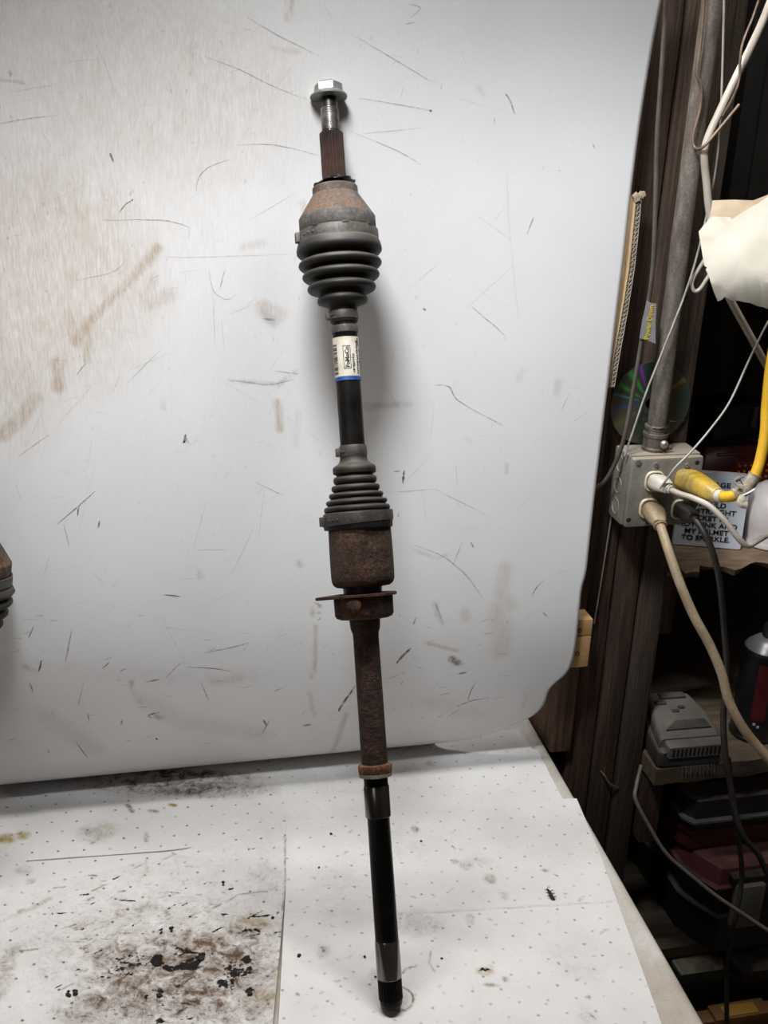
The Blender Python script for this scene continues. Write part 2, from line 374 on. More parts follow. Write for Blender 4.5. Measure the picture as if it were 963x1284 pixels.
def lathe(profile, seg=48, shape=None, closed=True, bm=None):
    """profile: (z, r) pairs; shape(theta, z) multiplies the radius"""
    bm = bm or bmesh.new(); rings = []
    for z, r in profile:
        rings.append([Vector((r * (shape(2 * math.pi * i / seg, z) if shape else 1) * math.cos(2 * math.pi * i / seg),
                              r * (shape(2 * math.pi * i / seg, z) if shape else 1) * math.sin(2 * math.pi * i / seg), z)) for i in range(seg)])
    return add_rings(bm, rings, closed)
def catmull(pts, sub=8):
    P = [pts[0]] + list(pts) + [pts[-1]]; out = []
    for i in range(1, len(P) - 2):
        for k in range(sub):
            t = k / sub
            a, b_, c, d = P[i - 1], P[i], P[i + 1], P[i + 2]
            out.append(tuple(0.5 * ((2 * b_[j]) + (-a[j] + c[j]) * t + (2 * a[j] - 5 * b_[j] + 4 * c[j] - d[j]) * t * t + (-a[j] + 3 * b_[j] - 3 * c[j] + d[j]) * t ** 3) for j in range(len(b_))))
    out.append(tuple(P[-2])); return out
def sweep(pts, radii, seg=10, flat=1.0, power=2.0, bm=None, upv=None):
    """tube through points; radii number or list; flat squeezes one axis; power > 2 squares the section"""
    bm = bm or bmesh.new(); pts = [Vector(p) for p in pts]; n = len(pts)
    if not isinstance(radii, (list, tuple)): radii = [radii] * n
    rings = []; up = Vector(upv) if upv else Vector((0.13, -0.2, 0.97))
    for i, p in enumerate(pts):
        t = (pts[min(i + 1, n - 1)] - pts[max(i - 1, 0)]).normalized()
        s = t.cross(up)
        if s.length < 1e-4: s = t.cross(Vector((1, 0, 0)))
        s.normalize(); u = s.cross(t).normalized(); up = u
        rg = []
        for k in range(seg):
            a = 2 * math.pi * k / seg; ca, sa = math.cos(a), math.sin(a)
            q = (abs(ca) ** power + abs(sa) ** power) ** (-1 / power)
            rg.append(p + (s * ca + u * sa * flat) * (radii[i] * q))
        rings.append(rg)
    return add_rings(bm, rings)
def cable_pts(ctrl, sub=8):
    return [at_t(*q) for q in catmull(ctrl, sub)]
def cable(name, ctrl, r, m, parent=None, flat=1.0, seg=10, sub=8):
    return obj(name, sweep(cable_pts(ctrl, sub), r, seg, flat), m, parent, smooth=60)
def text_mesh(s, size, thick=0.0004, bold=0.0, align='LEFT'):
    cu = bpy.data.curves.new('lettering', 'FONT'); cu.body = s; cu.size = size
    cu.extrude = thick / 2; cu.offset = bold; cu.align_x = align; cu.resolution_u = 3
    o = bpy.data.objects.new('lettering', cu); COL.objects.link(o)
    bpy.context.view_layer.update()
    dg = bpy.context.evaluated_depsgraph_get()
    me = bpy.data.meshes.new_from_object(o.evaluated_get(dg))
    bpy.data.objects.remove(o); bpy.data.curves.remove(cu)
    return me
def children(o): return [c for c in bpy.data.objects if c.parent == o]
def smooth01(x): x = np.clip(x, 0, 1); return x * x * (3 - 2 * x)

# ================================================================== the room
def struct(name, bm, m, label=None):
    o = obj(name, bm, m, None, smooth=0)
    return tag(o, label, None, None, 'structure')
RZ = Matrix.Rotation(ANG, 4, 'Z')
ZF = -0.75
struct('floor', box(-2.1, 1.9, -2.2, 3.0, ZF - 0.03, ZF), 'room_floor', 'dark workshop floor below the bench')
struct('ceiling', box(-2.1, 1.9, -2.2, 3.0, 2.40, 2.43), 'room_ceiling', 'plain workshop ceiling above the bench')
wall_back = struct('wall_back', box(-1.6, 2.1, 2.30, 2.34, ZF, 2.40, 0, RZ), 'room_wall', 'dark boarded back wall with upright timber studs')
struct('wall_left', box(-2.14, -2.10, -2.2, 3.0, ZF, 2.40), 'room_wall', 'dark boarded wall left of the bench')
struct('wall_right', box(1.50, 1.54, -2.2, 3.0, ZF, 2.40), 'room_wall', 'dark boarded wall right of the shelves')
struct('wall_front', box(-2.1, 1.9, -2.24, -2.2, ZF, 2.40), 'room_wall', 'boarded wall behind the photographer')

# upright studs beside the sheet (each board its own piece)
YS = 1.535
BS = YS * CA
def stud_x(px, py): return to_w(at_w(px, py, YS))[0]
e0, e1, e2, e3, e4 = stud_x(690, 900), stud_x(717, 900), stud_x(751, 900), stud_x(781, 900), stud_x(809, 900)
def stud(name, a0, a1, b0, b1, z0, z1, m, notch=0.0):
    bm = bmesh.new(); N = 40; rings = []
    for i in range(N + 1):
        z = z0 + (z1 - z0) * i / N
        j = lambda k: 0.0012 * mnoise.noise(Vector((k * 7.3, z * 9.0, a0 * 50)))
        rings.append([W(a0 + j(1), b0 + j(2), z), W(a0 + 0.003 + j(1), b0 - 0.002 + j(2), z), W(a1 - 0.003 + j(3), b0 - 0.002 + j(4), z), W(a1 + j(3), b0 + j(4), z), W(a1 + j(3), b1, z), W(a0 + j(1), b1, z)])
    add_rings(bm, rings)
    o = obj(name, bm, m, wall_back, smooth=40)
    return o
zb = at_w(700, 936, YS).z
stud('stud', e0, e1 - 0.002, BS - 0.012, BS + 0.085, zb, 2.39, 'stud_wood_red')
stud('stud', e1, e2 - 0.003, BS + 0.004, BS + 0.10, ZF, 2.39, 'stud_wood')
stud('stud', e2, e3 - 0.003, BS, BS + 0.095, ZF, 2.39, 'stud_wood')
stud('stud', e3, e4, BS - 0.004, BS + 0.09, ZF, 2.39, 'stud_wood_dark')
stud('stud', e0 - 0.14, e0 - 0.05, BS + 0.10, BS + 0.14, ZF, 2.39, 'stud_wood')
# boards sheathing the wall behind the studs
for k in range(9):
    a = -0.93 + k * 0.19
    stud('wall_plank', a, a + 0.184, BS + 0.145, BS + 0.165, ZF, 2.39, 'stud_wood_dark')
# splinter torn out of a stud
sp_ = [at_w(q[0], q[1], q[2]) for q in ((753, 966, YS - 0.004), (758, 972, YS - 0.012), (764, 982, YS - 0.016), (770, 986, YS - 0.014), (777, 989, YS - 0.006))]
tag(obj('wood_splinter', sweep(sp_, [0.0012, 0.0018, 0.0022, 0.0026, 0.001], 6, 0.5), 'shelf_wood'), 'pale splinter of wood peeling off a dark stud', 'splinter')

# ================================================================== white sheet behind the axle
ctrl = [(1.440, 1.18), (1.462, 1.11), (1.481, 1.03), (1.492, 0.93), (1.495, 0.80), (1.490, 0.64), (1.480, 0.46), (1.471, 0.33), (1.468, 0.25), (1.472, 0.18), (1.481, 0.13), (1.494, 0.085), (1.512, 0.046), (1.540, 0.020), (1.575, 0.0100), (1.62, 0.0100), (1.66, 0.018), (1.70, 0.04)]
prof = catmull(ctrl, 20)
prof = np.array(prof)
seglen = np.concatenate([[0], np.cumsum(np.hypot(np.diff(prof[:, 0]), np.diff(prof[:, 1])))])
front = prof[:, 1] > 0.0
def sheet_as(px, py):
    """pixel -> (along, arc length) on the sheet"""
    d = ray(px, py); lo = None
    # march over the profile: side of the plane bundle
    ys = prof[:, 0]; zs = prof[:, 1]
    t = ys / (d.y - KA * d.x)
    g = CAM_H + d.z * t - zs               # height of the ray in that plane minus profile height
    for i in range(len(g) - 1):
        if g[i] <= 0 < g[i + 1] or g[i] < 0 <= g[i + 1]:
            f = g[i] / (g[i] - g[i + 1]); tt = t[i] + f * (t[i + 1] - t[i])
            p = CAM + d * tt
            return to_w(p)[0], seglen[i] + f * (seglen[i + 1] - seglen[i])
    i = int(np.argmax(g)); p = CAM + d * t[i]
    return to_w(p)[0], seglen[i]
edge_px = [(830, 0), (814, 80), (800, 165), (789, 250), (780, 330), (762, 480), (748, 600), (735, 720), (729, 740), (726, 771), (723, 802),
           (719, 827), (713, 842), (704, 851), (692, 859), (687, 869), (684, 881), (675, 893), (665, 900), (652, 906)]
edge = np.array([sheet_as(*q) for q in edge_px])
edge = edge[np.argsort(edge[:, 1])]
STEP = 0.0024
S = np.arange(0, seglen[-1], STEP)
ea = np.interp(S, edge[:, 1], edge[:, 0])
# slope beyond the first and last measured point
ea[S < edge[0, 1]] = edge[0, 0]
last = S > edge[-1, 1]; ea[last] = edge[-1, 0] - np.minimum(0.12, (S[last] - edge[-1, 1]) * 1.6)
ker = np.ones(9) / 9; ea = np.convolve(np.pad(ea, 4, mode='edge'), ker, mode='valid')
ac = np.concatenate([np.arange(-0.98, -0.70, 0.01), np.arange(-0.70, 0.0, STEP)]); A0 = ac[0]
NA = len(ac) + 130
cols = np.concatenate([ac, np.zeros(130)])
AA = np.zeros((len(S), NA)); SS = np.repeat(S[:, None], NA, 1)
AA[:, :len(ac)] = ac[None, :]
fr = (np.arange(130)) / 129.0
AA[:, len(ac):] = fr[None, :] * ea[:, None]
YY = np.interp(S, seglen, prof[:, 0]); ZZ = np.interp(S, seglen, prof[:, 1])
# gentle waviness of a plastic sheet
wav = 0.0035 * np.sin(AA * 5.1 + 0.6) * np.sin(SS * 3.3) + 0.0015 * np.sin(AA * 13 + SS * 7)
damp = np.clip((ZZ - 0.25) / 0.3, 0, 1)[:, None]
nyp = np.gradient(ZZ, S); nzp = -np.gradient(YY, S)
YYg = YY[:, None] + wav * damp
BB = YYg * CA
X = AA * CA - BB * SA; Y = AA * SA + BB * CA; Z = np.repeat(ZZ[:, None], NA, 1)
# (plane y = y0 + K x  <=>  b = y0 cos)
dirt = np.zeros((len(S), NA, 4), dtype=np.float32); dirt[..., 3] = 1
def stroke(G, U, V, pts, w, amt, ch, soft=0.5, conv=None):
    P = [conv(*p) for p in pts]
    w = max(w, 0.0011)
    for (x0, y0), (x1, y1) in zip(P[:-1], P[1:]):
        m = (U > min(x0, x1) - 2.2 * w) & (U < max(x0, x1) + 2.2 * w) & (V > min(y0, y1) - 2.2 * w) & (V < max(y0, y1) + 2.2 * w)
        if not m.any(): continue
        uu = U[m]; vv = V[m]; L2 = (x1 - x0) ** 2 + (y1 - y0) ** 2 + 1e-12
        t = np.clip(((uu - x0) * (x1 - x0) + (vv - y0) * (y1 - y0)) / L2, 0, 1)
        d = np.hypot(uu - x0 - t * (x1 - x0), vv - y0 - t * (y1 - y0))
        val = amt * smooth01(1 - (d - w * (1 - soft)) / (w * 2 * soft + 1e-6))
        g = G[..., ch]; g[m] = np.maximum(g[m], val)
def blob(G, U, V, p, rx, ry, amt, ch, conv=None, rot=0.0):
    x0, y0 = conv(*p); c, s = math.cos(rot), math.sin(rot)
    du = U - x0; dv = V - y0
    q = np.hypot((du * c + dv * s) / rx, (-du * s + dv * c) / ry)
    G[..., ch] = np.maximum(G[..., ch], amt * smooth01(1.35 - q))
PX = 0.00096
RIBBONS = []
def sk(pts, w=1.2, amt=0.6, ch=0, soft=0.5):
    if ch == 0 and w < 6:
        RIBBONS.append((pts, w, amt)); return
    stroke(dirt, AA, SS, pts, w * PX / 2, amt, ch, soft, sheet_as)
def sb(p, rx, ry, amt, ch, rot=0.0): blob(dirt, AA, SS, p, rx * PX, ry * PX, amt, ch, sheet_as, rot)
# brown film, upper left
sb((60, 130), 330, 300, 0.28, 1); sb((60, 330), 170, 200, 0.50, 1); sb((0, 420), 110, 170, 0.50, 1); sb((180, 120), 240, 160, 0.38, 1); sb((200, 250), 420, 420, 0.12, 1)
sb((330, 30), 190, 110, 0.16, 1); sb((520, 40), 160, 80, 0.10, 1)
for pts, w, a in (([(197, 312), (170, 345), (140, 375), (112, 405), (95, 430)], 15, 0.75), ([(110, 400), (108, 450)], 18, 0.6), ([(85, 395), (95, 430)], 22, 0.65),
                  ([(72, 455), (72, 485)], 22, 0.75), ([(45, 500), (20, 530), (5, 545)], 24, 0.7), ([(190, 350), (180, 385), (210, 370)], 24, 0.5),
                  ([(243, 20), (242, 95)], 6, 0.55), ([(365, 0), (361, 25)], 6, 0.6), ([(340, 60), (375, 65)], 8, 0.4), ([(348, 505), (352, 540)], 10, 0.6), ([(330, 385), (350, 395)], 22, 0.45),
                  ([(0, 100), (30, 104)], 4, 0.7), ([(305, 310), (330, 305)], 12, 0.3), ([(380, 255), (392, 285)], 10, 0.4), ([(375, 520), (370, 560)], 10, 0.2)):
    sk(pts, w, a, 1, 0.7)
# beige drip marks, right and low
for pts, w, a in (([(633, 712), (628, 745), (640, 760)], 20, 0.28), ([(625, 765), (630, 800), (628, 815)], 30, 0.28), ([(583, 768), (584, 775)], 14, 0.3),
                  ([(395, 785), (394, 838), (391, 850)], 5, 0.55), ([(388, 868), (394, 898)], 5, 0.4), ([(434, 895), (424, 925), (412, 950)], 8, 0.45),
                  ([(270, 855), (300, 850)], 14, 0.25), ([(375, 706), (377, 710)], 7, 0.6), ([(535, 806), (572, 816)], 6, 0.45), ([(390, 755), (391, 772)], 2.5, 0.8),
                  ([(396, 757), (401, 758), (397, 769), (403, 769)], 2, 0.8), ([(180, 880), (230, 905), (330, 920)], 30, 0.18), ([(540, 880), (600, 895)], 30, 0.15), ([(60, 900), (120, 940)], 30, 0.2)):
    sk(pts, w, a, 1, 0.8)
# grey smudges
for pts, w, a in (([(462, 513), (462, 508)], 9, 0.55), ([(468, 510), (515, 507)], 9, 0.32), ([(700, 478), (698, 492)], 10, 0.35), ([(635, 583), (634, 592)], 6, 0.35), ([(655, 465), (650, 475)], 8, 0.2),
                  ([(545, 757), (548, 770), (556, 782)], 7, 0.4), ([(165, 855), (168, 868), (175, 880)], 8, 0.65), ([(115, 200), (118, 207)], 8, 0.5), ([(585, 550), (590, 555)], 6, 0.2),
                  ([(290, 478), (350, 483), (372, 465)], 5, 0.45), ([(250, 716), (252, 724)], 7, 0.45), ([(195, 898), (200, 900)], 8, 0.6), ([(0, 830), (110, 842), (240, 850), (330, 845)], 26, 0.10),
                  ([(330, 395), (345, 405)], 14, 0.45), ([(75, 180), (60, 300)], 40, 0.06), ([(600, 108), (606, 118)], 5, 0.3), ([(520, 690), (548, 700), (560, 695)], 5, 0.35), ([(30, 835), (45, 842)], 8, 0.4),
                  ([(660, 870), (655, 888)], 6, 0.3), ([(205, 500), (204, 512)], 6, 0.45)):
    sk(pts, w, a, 2, 0.7)
# dark scratches and nicks
for pts, w, a in (
    ([(12, 97), (13, 91)], 2, .5), ([(0, 155), (35, 149), (75, 144)], 1.2, .45), ([(120, 55), (134, 88), (143, 115)], 1.2, .25), ([(310, 22), (350, 45), (400, 70)], 1.5, .35),
    ([(255, 70), (300, 87), (340, 107), (385, 125)], 1.2, .45), ([(138, 192), (142, 203)], 3, .7), ([(166, 251), (157, 257), (150, 267)], 1.6, .6), ([(165, 251), (167, 251)], 3, .9),
    ([(290, 200), (265, 208), (250, 222), (246, 240)], 1.6, .35), ([(130, 277), (190, 276), (218, 279), (240, 287)], 1.3, .5), ([(300, 182), (345, 182), (400, 195)], 1.2, .45),
    ([(205, 323), (245, 323), (370, 319)], 1.2, .3), ([(282, 340), (276, 362)], 1.6, .55), ([(262, 340), (268, 365), (284, 376), (296, 370)], 1.2, .4), ([(95, 352), (140, 342), (160, 325)], 1.2, .35),
    ([(285, 477), (310, 480), (340, 483), (370, 476)], 2, .4), ([(345, 466), (375, 470)], 1.4, .5), ([(330, 400), (345, 402)], 3, .5), ([(200, 440), (160, 480)], 1.2, .3), ([(108, 455), (96, 470)], 1.6, .45),
    ([(233, 545), (231, 556)], 4, .95), ([(229, 556), (232, 551)], 2, .7), ([(120, 615), (100, 633), (72, 657)], 1.6, .75), ([(99, 634), (97, 646)], 2.4, .8), ([(125, 653), (123, 662)], 2.6, .7), ([(80, 658), (87, 685)], 1.4, .4),
    ([(62, 545), (22, 573)], 1.3, .4), ([(320, 605), (355, 622)], 1.5, .35), ([(205, 746), (226, 748)], 2.2, .75), ([(245, 690), (285, 690)], 1.2, .35), ([(90, 790), (82, 830)], 1.8, .55), ([(42, 785), (36, 800)], 1.6, .7),
    ([(52, 828), (49, 842)], 3, .8), ([(62, 700), (55, 720)], 1.2, .3), ([(138, 830), (128, 838)], 2, .7), ([(150, 842), (158, 838)], 2, .6), ([(183, 855), (200, 852)], 2.4, .7), ([(235, 836), (265, 838), (290, 842)], 1.6, .75),
    ([(256, 819), (290, 812), (312, 806)], 1.8, .6), ([(205, 853), (222, 835), (232, 830)], 1.4, .5), ([(330, 902), (334, 910)], 3, .8), ([(380, 910), (391, 908)], 3.5, .8), ([(340, 899), (328, 921)], 1.6, .6), ([(95, 930), (110, 950)], 1.6, .7),
    ([(190, 900), (186, 897), (200, 893)], 2.5, .8), ([(105, 855), (98, 885)], 1.8, .5), ([(252, 856), (262, 878)], 1.6, .5), ([(36, 855), (42, 868)], 2.4, .6), ([(110, 895), (112, 905)], 2.4, .6), ([(153, 903), (152, 909)], 2.6, .7), ([(195, 925), (198, 928)], 3, .85), ([(60, 940), (62, 946)], 2, .5),
    ([(545, 483), (563, 485), (572, 500), (592, 513)], 1.6, .6), ([(592, 513), (630, 533)], 1.3, .5), ([(507, 590), (505, 606)], 3.4, .85), ([(494, 592), (503, 591)], 1.6, .6), ([(490, 618), (545, 613)], 1.2, .35), ([(545, 613), (610, 645)], 1.2, .35),
    ([(500, 643), (499, 648)], 2.6, .6), ([(519, 683), (556, 698), (585, 722), (605, 750)], 1.5, .45), ([(590, 680), (594, 686)], 3, .7), ([(579, 680), (568, 708)], 1.4, .4), ([(682, 728), (674, 735), (667, 747)], 1.5, .75), ([(681, 768), (686, 773)], 2.4, .7),
    ([(546, 756), (553, 775)], 2, .45), ([(522, 774), (518, 783)], 2.2, .65), ([(515, 813), (505, 822), (497, 832)], 4.5, .9), ([(566, 826), (574, 831)], 11, .75), ([(575, 845), (585, 843)], 3, .6), ([(597, 853), (590, 868), (586, 880)], 1.8, .6), ([(573, 886), (590, 879), (614, 875)], 2, .75),
    ([(549, 900), (556, 896)], 1.8, .5), ([(440, 42), (490, 72), (540, 102)], 1.3, .45), ([(450, 123), (500, 131), (541, 139)], 1.2, .45), ([(539, 138), (542, 140)], 3, .7), ([(440, 165), (500, 190), (528, 207)], 1.3, .4), ([(455, 168), (532, 160)], 1.1, .3),
    ([(634, 117), (640, 126), (646, 143)], 2, .6), ([(705, 235), (745, 270), (785, 308)], 1.3, .55), ([(669, 272), (666, 280), (660, 295)], 1.8, .5), ([(592, 385), (612, 402), (633, 420)], 1.5, .5), ([(531, 387), (535, 390)], 3, .55), ([(635, 210), (640, 300), (650, 400)], 2.5, .08),
    ([(512, 5), (527, 10), (515, 22)], 1.4, .4), ([(508, 30), (520, 28)], 2, .5), ([(700, 213), (702, 214)], 2, .5), ([(600, 272), (640, 300)], 1.1, .25), ([(743, 180), (745, 186)], 2, .45), ([(620, 148), (621, 155)], 1.5, .4), ([(553, 112), (555, 104)], 1.4, .4), ([(575, 890), (560, 899)], 1.5, .5),
    ([(445, 860), (428, 885), (425, 892)], 4, .9), ([(765, 470), (760, 520)], 1.2, .15), ([(700, 520), (715, 490)], 1.2, .3), ([(232, 548), (240, 560)], 1.2, .4)):
    sk(pts, w, a, 0, 0.5)
# the many faint hairline scratches and nicks
for k in range(330):
    px = rng.uniform(-10, 720); py = rng.uniform(0, 945) ** 1.0
    if px > 430 and py < 480 and rng.random() < 0.75: continue
    L = rng.uniform(3, 26) if rng.random() < 0.75 else rng.uniform(25, 80)
    th = rng.normal(0.9, 0.8) if py < 700 else rng.normal(0.2, 0.7)
    sk([(px, py), (px + L * math.cos(th), py - L * math.sin(th))], rng.uniform(0.6, 1.1), rng.uniform(0.08, 0.30), 0)
for k in range(90):
    px = rng.uniform(0, 660); py = rng.uniform(770, 935)
    sk([(px, py), (px + rng.uniform(2, 14), py - rng.uniform(-2, 5))], rng.uniform(0.8, 2.2), rng.uniform(0.15, 0.5), 0)

nv = X.size
verts = np.stack([X, Y, Z], -1).reshape(-1, 3)
def grid_faces(nr, nc):
    i = np.arange(nr - 1)[:, None] * nc + np.arange(nc - 1)[None, :]
    return np.stack([i, i + nc, i + nc + 1, i + 1], -1).reshape(-1, 4)
def np_mesh(name, verts, faces):
    me = bpy.data.meshes.new(name)
    me.vertices.add(len(verts)); me.vertices.foreach_set('co', verts.astype(np.float32).ravel())
    me.loops.add(faces.size); me.loops.foreach_set('vertex_index', faces.astype(np.int32).ravel())
    me.polygons.add(len(faces)); me.polygons.foreach_set('loop_start', np.arange(0, faces.size, 4, dtype=np.int32))
    me.update(calc_edges=True); me.validate()
    return me
TH = 0.003
me = np_mesh('backdrop_sheet', verts, grid_faces(len(S), NA))
ca_ = me.color_attributes.new('dirt', 'FLOAT_COLOR', 'POINT'); ca_.data.foreach_set('color', dirt.reshape(-1))
sheet = link('backdrop_sheet', me, 'scuffed_sheet', None, smooth=0); me.shade_smooth()
tag(sheet, 'large white scuffed plastic sheet standing behind the axle, rolled under at its foot', 'plastic sheet')
sol = sheet.modifiers.new('thickness', 'SOLIDIFY'); sol.thickness = TH; sol.offset = -1

# the thin scratches are hair-thin raised burrs with tapered ends
def surf(a, s_, off=0.0002):
    y = np.interp(s_, S, YY); z = np.interp(s_, S, ZZ)
    wv = (0.0035 * math.sin(a * 5.1 + 0.6) * math.sin(s_ * 3.3) + 0.0015 * math.sin(a * 13 + s_ * 7)) * min(1, max(0, (z - 0.25) / 0.3))
    n1 = np.interp(s_, S, nyp); n2 = np.interp(s_, S, nzp)
    return W(a, (y + wv + n1 * off) * CA, z + n2 * off)
rv, rf, ra = [], [], []
for pts, w, amt in RIBBONS:
    Q = [sheet_as(*p) for p in pts]
    if len(Q) > 2: Q = catmull(Q, 5)
    else: Q = [tuple(Q[0][j] + (Q[1][j] - Q[0][j]) * k / 5 for j in range(2)) for k in range(6)]
    n = len(Q); b0 = len(rv); ph = rng.uniform(0, 50)
    ok = all(A0 < q[0] < np.interp(q[1], S, ea) - 0.002 and q[1] < S[-1] - 0.01 for q in Q)
    if not ok: continue
    for i, q in enumerate(Q):
        d = np.array(Q[min(i + 1, n - 1)]) - np.array(Q[max(i - 1, 0)]); L = np.hypot(*d) + 1e-9
        nx_, ny_ = -d[1] / L, d[0] / L
        hw = w * PX / 2 * (0.25 + 0.75 * math.sin(math.pi * (i + 0.5) / n)) * (1 + 0.4 * mnoise.noise(Vector((ph, i * 0.8, 0))))
        j = 0.0006 * mnoise.noise(Vector((ph + 9, i * 0.6, 1)))
        for sg in (-1, 1):
            rv.append(tuple(surf(q[0] + nx_ * (sg * hw + j), q[1] + ny_ * (sg * hw + j)))); ra.append(amt)
    rf += [(b0 + 2 * i, b0 + 2 * i + 1, b0 + 2 * i + 3, b0 + 2 * i + 2) for i in range(n - 1)]
me = np_mesh('scratches', np.array(rv), np.array(rf))
at_ = me.attributes.new('depth', 'FLOAT', 'POINT'); at_.data.foreach_set('value', np.array(ra, dtype=np.float32) * 0.8)
sc_ = link('scratches', me, 'scratch_line', sheet, 0); sc_['kind'] = 'stuff'

# ================================================================== bench and absorbent pads
BA = math.radians(12.1)
b_r0, b_r1 = at_z(882, 1284, 0.0).xy, at_z(688, 945, 0.0).xy
def bench_xy(u, v):   # u along the right edge (away), v to the left from the right edge
    dv = (b_r1 - b_r0).normalized(); lv = Vector((-dv.y, dv.x))
    p = b_r0 + dv * u + lv * v
    return p
bench = thing('work_bench', 'white plastic bench top with a raised rounded rim, under the pads', 'workbench', (0, 0, ZF))
def bench_poly(inset, z, u0=-0.55, u1=0.72, v1=1.55, rad=0.04):
    pts = []
    for (cu, cv, a0) in ((u0 + rad, rad, 180), (u1 - rad, rad, 270), (u1 - rad, v1 - rad, 0), (u0 + rad, v1 - rad, 90)):
        for k in range(7):
            a = math.radians(a0 + 15 * k)
            r_ = rad - inset
            p = bench_xy(cu + r_ * math.cos(a), cv + r_ * math.sin(a))
            pts.append(Vector((p.x, p.y, z - ZF)))
    return pts
bm = bmesh.new()
add_rings(bm, [bench_poly(0.004, -0.045), bench_poly(0.0, -0.040), bench_poly(0.0, -0.006), bench_poly(0.001, 0.001), bench_poly(0.004, 0.0034), bench_poly(0.009, 0.0040), bench_poly(0.014, 0.0034), bench_poly(0.018, 0.001), bench_poly(0.020, -0.0002)])
obj('bench_top', bm, 'bench_plastic', bench, smooth=50)
for (u, v) in ((-0.45, 0.12), (0.6, 0.2), (-0.45, 1.4), (0.6, 1.4)):
    p = bench_xy(u, v)
    obj('leg', sweep([(p.x, p.y, 0.0), (p.x, p.y, -ZF - 0.043)], 0.016, 12), 'tool_grey', bench)

PADS = {}
def polyline(pts, n):
    P = np.array([[p.x, p.y] for p in pts]); L = np.concatenate([[0], np.cumsum(np.hypot(*np.diff(P, axis=0).T))]); L /= L[-1]
    u = np.linspace(0, 1, n)
    return np.stack([np.interp(u, L, P[:, 0]), np.interp(u, L, P[:, 1])], -1)
def pad(label, top, bottom, left, right, z, nu, nvv, m, paint, thick=0.0018, creases=()):
    """Coons patch between four pixel polylines lying on the bench"""
    g = lambda q: [at_z(a, b_, z + thick) for a, b_ in q]
    T, B, Lf, R_ = polyline(g(top), nu), polyline(g(bottom), nu), polyline(g(left), nvv), polyline(g(right), nvv)
    u = np.linspace(0, 1, nu)[None, :, None]; v = np.linspace(0, 1, nvv)[:, None, None]
    Pg = (1 - v) * T[None] + v * B[None] + (1 - u) * Lf[:, None] + u * R_[:, None] - ((1 - u) * (1 - v) * T[0] + u * (1 - v) * T[-1] + (1 - u) * v * B[0] + u * v * B[-1])
    U, V = Pg[..., 0], Pg[..., 1]
    hz = np.zeros_like(U)
    for k in range(14):
        a = rng.uniform(0, 6.28); f = rng.uniform(15, 70); ph = rng.uniform(0, 6.28)
        hz += np.sin((U * math.cos(a) + V * math.sin(a)) * f + ph)
    hz = hz / 14 * 0.0007
    for pts, dep in creases:
        Q = [at_z(a, b_, z) for a, b_ in pts]
        for q0, q1 in zip(Q[:-1], Q[1:]):
            L2 = (q1.x - q0.x) ** 2 + (q1.y - q0.y) ** 2
            t = np.clip(((U - q0.x) * (q1.x - q0.x) + (V - q0.y) * (q1.y - q0.y)) / L2, 0, 1)
            d = np.hypot(U - q0.x - t * (q1.x - q0.x), V - q0.y - t * (q1.y - q0.y))
            hz += dep * np.exp(-(d / 0.0022) ** 2)
    Zt = z + thick + hz
    # soft rounded border
    D = np.zeros((nvv, nu, 4), dtype=np.float32); D[..., 3] = 1
    paint(D, U, V)
    tv = np.stack([U, V, Zt], -1).reshape(-1, 3)
    F = grid_faces(nvv, nu)
    # border skirt down to the underside
    idx = np.arange(nu * nvv).reshape(nvv, nu)
    loop = np.concatenate([idx[0, :], idx[1:, -1], idx[-1, -2::-1], idx[-2:0:-1, 0]])
    bot = tv[loop].copy(); bot[:, 2] = z
    nb = len(loop); bi = np.arange(nb) + len(tv)
    nxt = np.roll(np.arange(nb), -1)
    SF = np.stack([loop, loop[nxt], bi[nxt], bi], -1)
    av = np.concatenate([tv, bot])
    me = np_mesh('absorbent_pad', av, np.concatenate([F, SF]))
    dd = np.concatenate([D.reshape(-1, 4), D.reshape(-1, 4)[loop]])
    c = me.color_attributes.new('dirt', 'FLOAT_COLOR', 'POINT'); c.data.foreach_set('color', dd.ravel())
    ca, sa = math.cos(BA - 0.07), math.sin(BA - 0.07)
    pcv = np.stack([av[:, 0] * ca + av[:, 1] * sa, -av[:, 0] * sa + av[:, 1] * ca, av[:, 2] * 0], -1)
    pa = me.attributes.new('padco', 'FLOAT_VECTOR', 'POINT'); pa.data.foreach_set('vector', pcv.astype(np.float32).ravel())
    o = link('absorbent_pad', me, m, None, smooth=0); me.shade_smooth(); me.set_sharp_from_angle(angle=math.radians(50))
    return tag(o, label, 'absorbent pad', 'absorbent pads on the bench')
cz = lambda z: (lambda a, b_: tuple(at_z(a, b_, z).xy))
def pst(D, U, V, pts, w, amt, ch, soft=0.7): stroke(D, U, V, pts, w * PX / 2, amt, ch, soft, cz(0.004))
def pbl(D, U, V, p, rx, ry, amt, ch, rot=0.0): blob(D, U, V, p, rx * PX, ry * PX * 1.35, amt, ch, cz(0.004), rot)

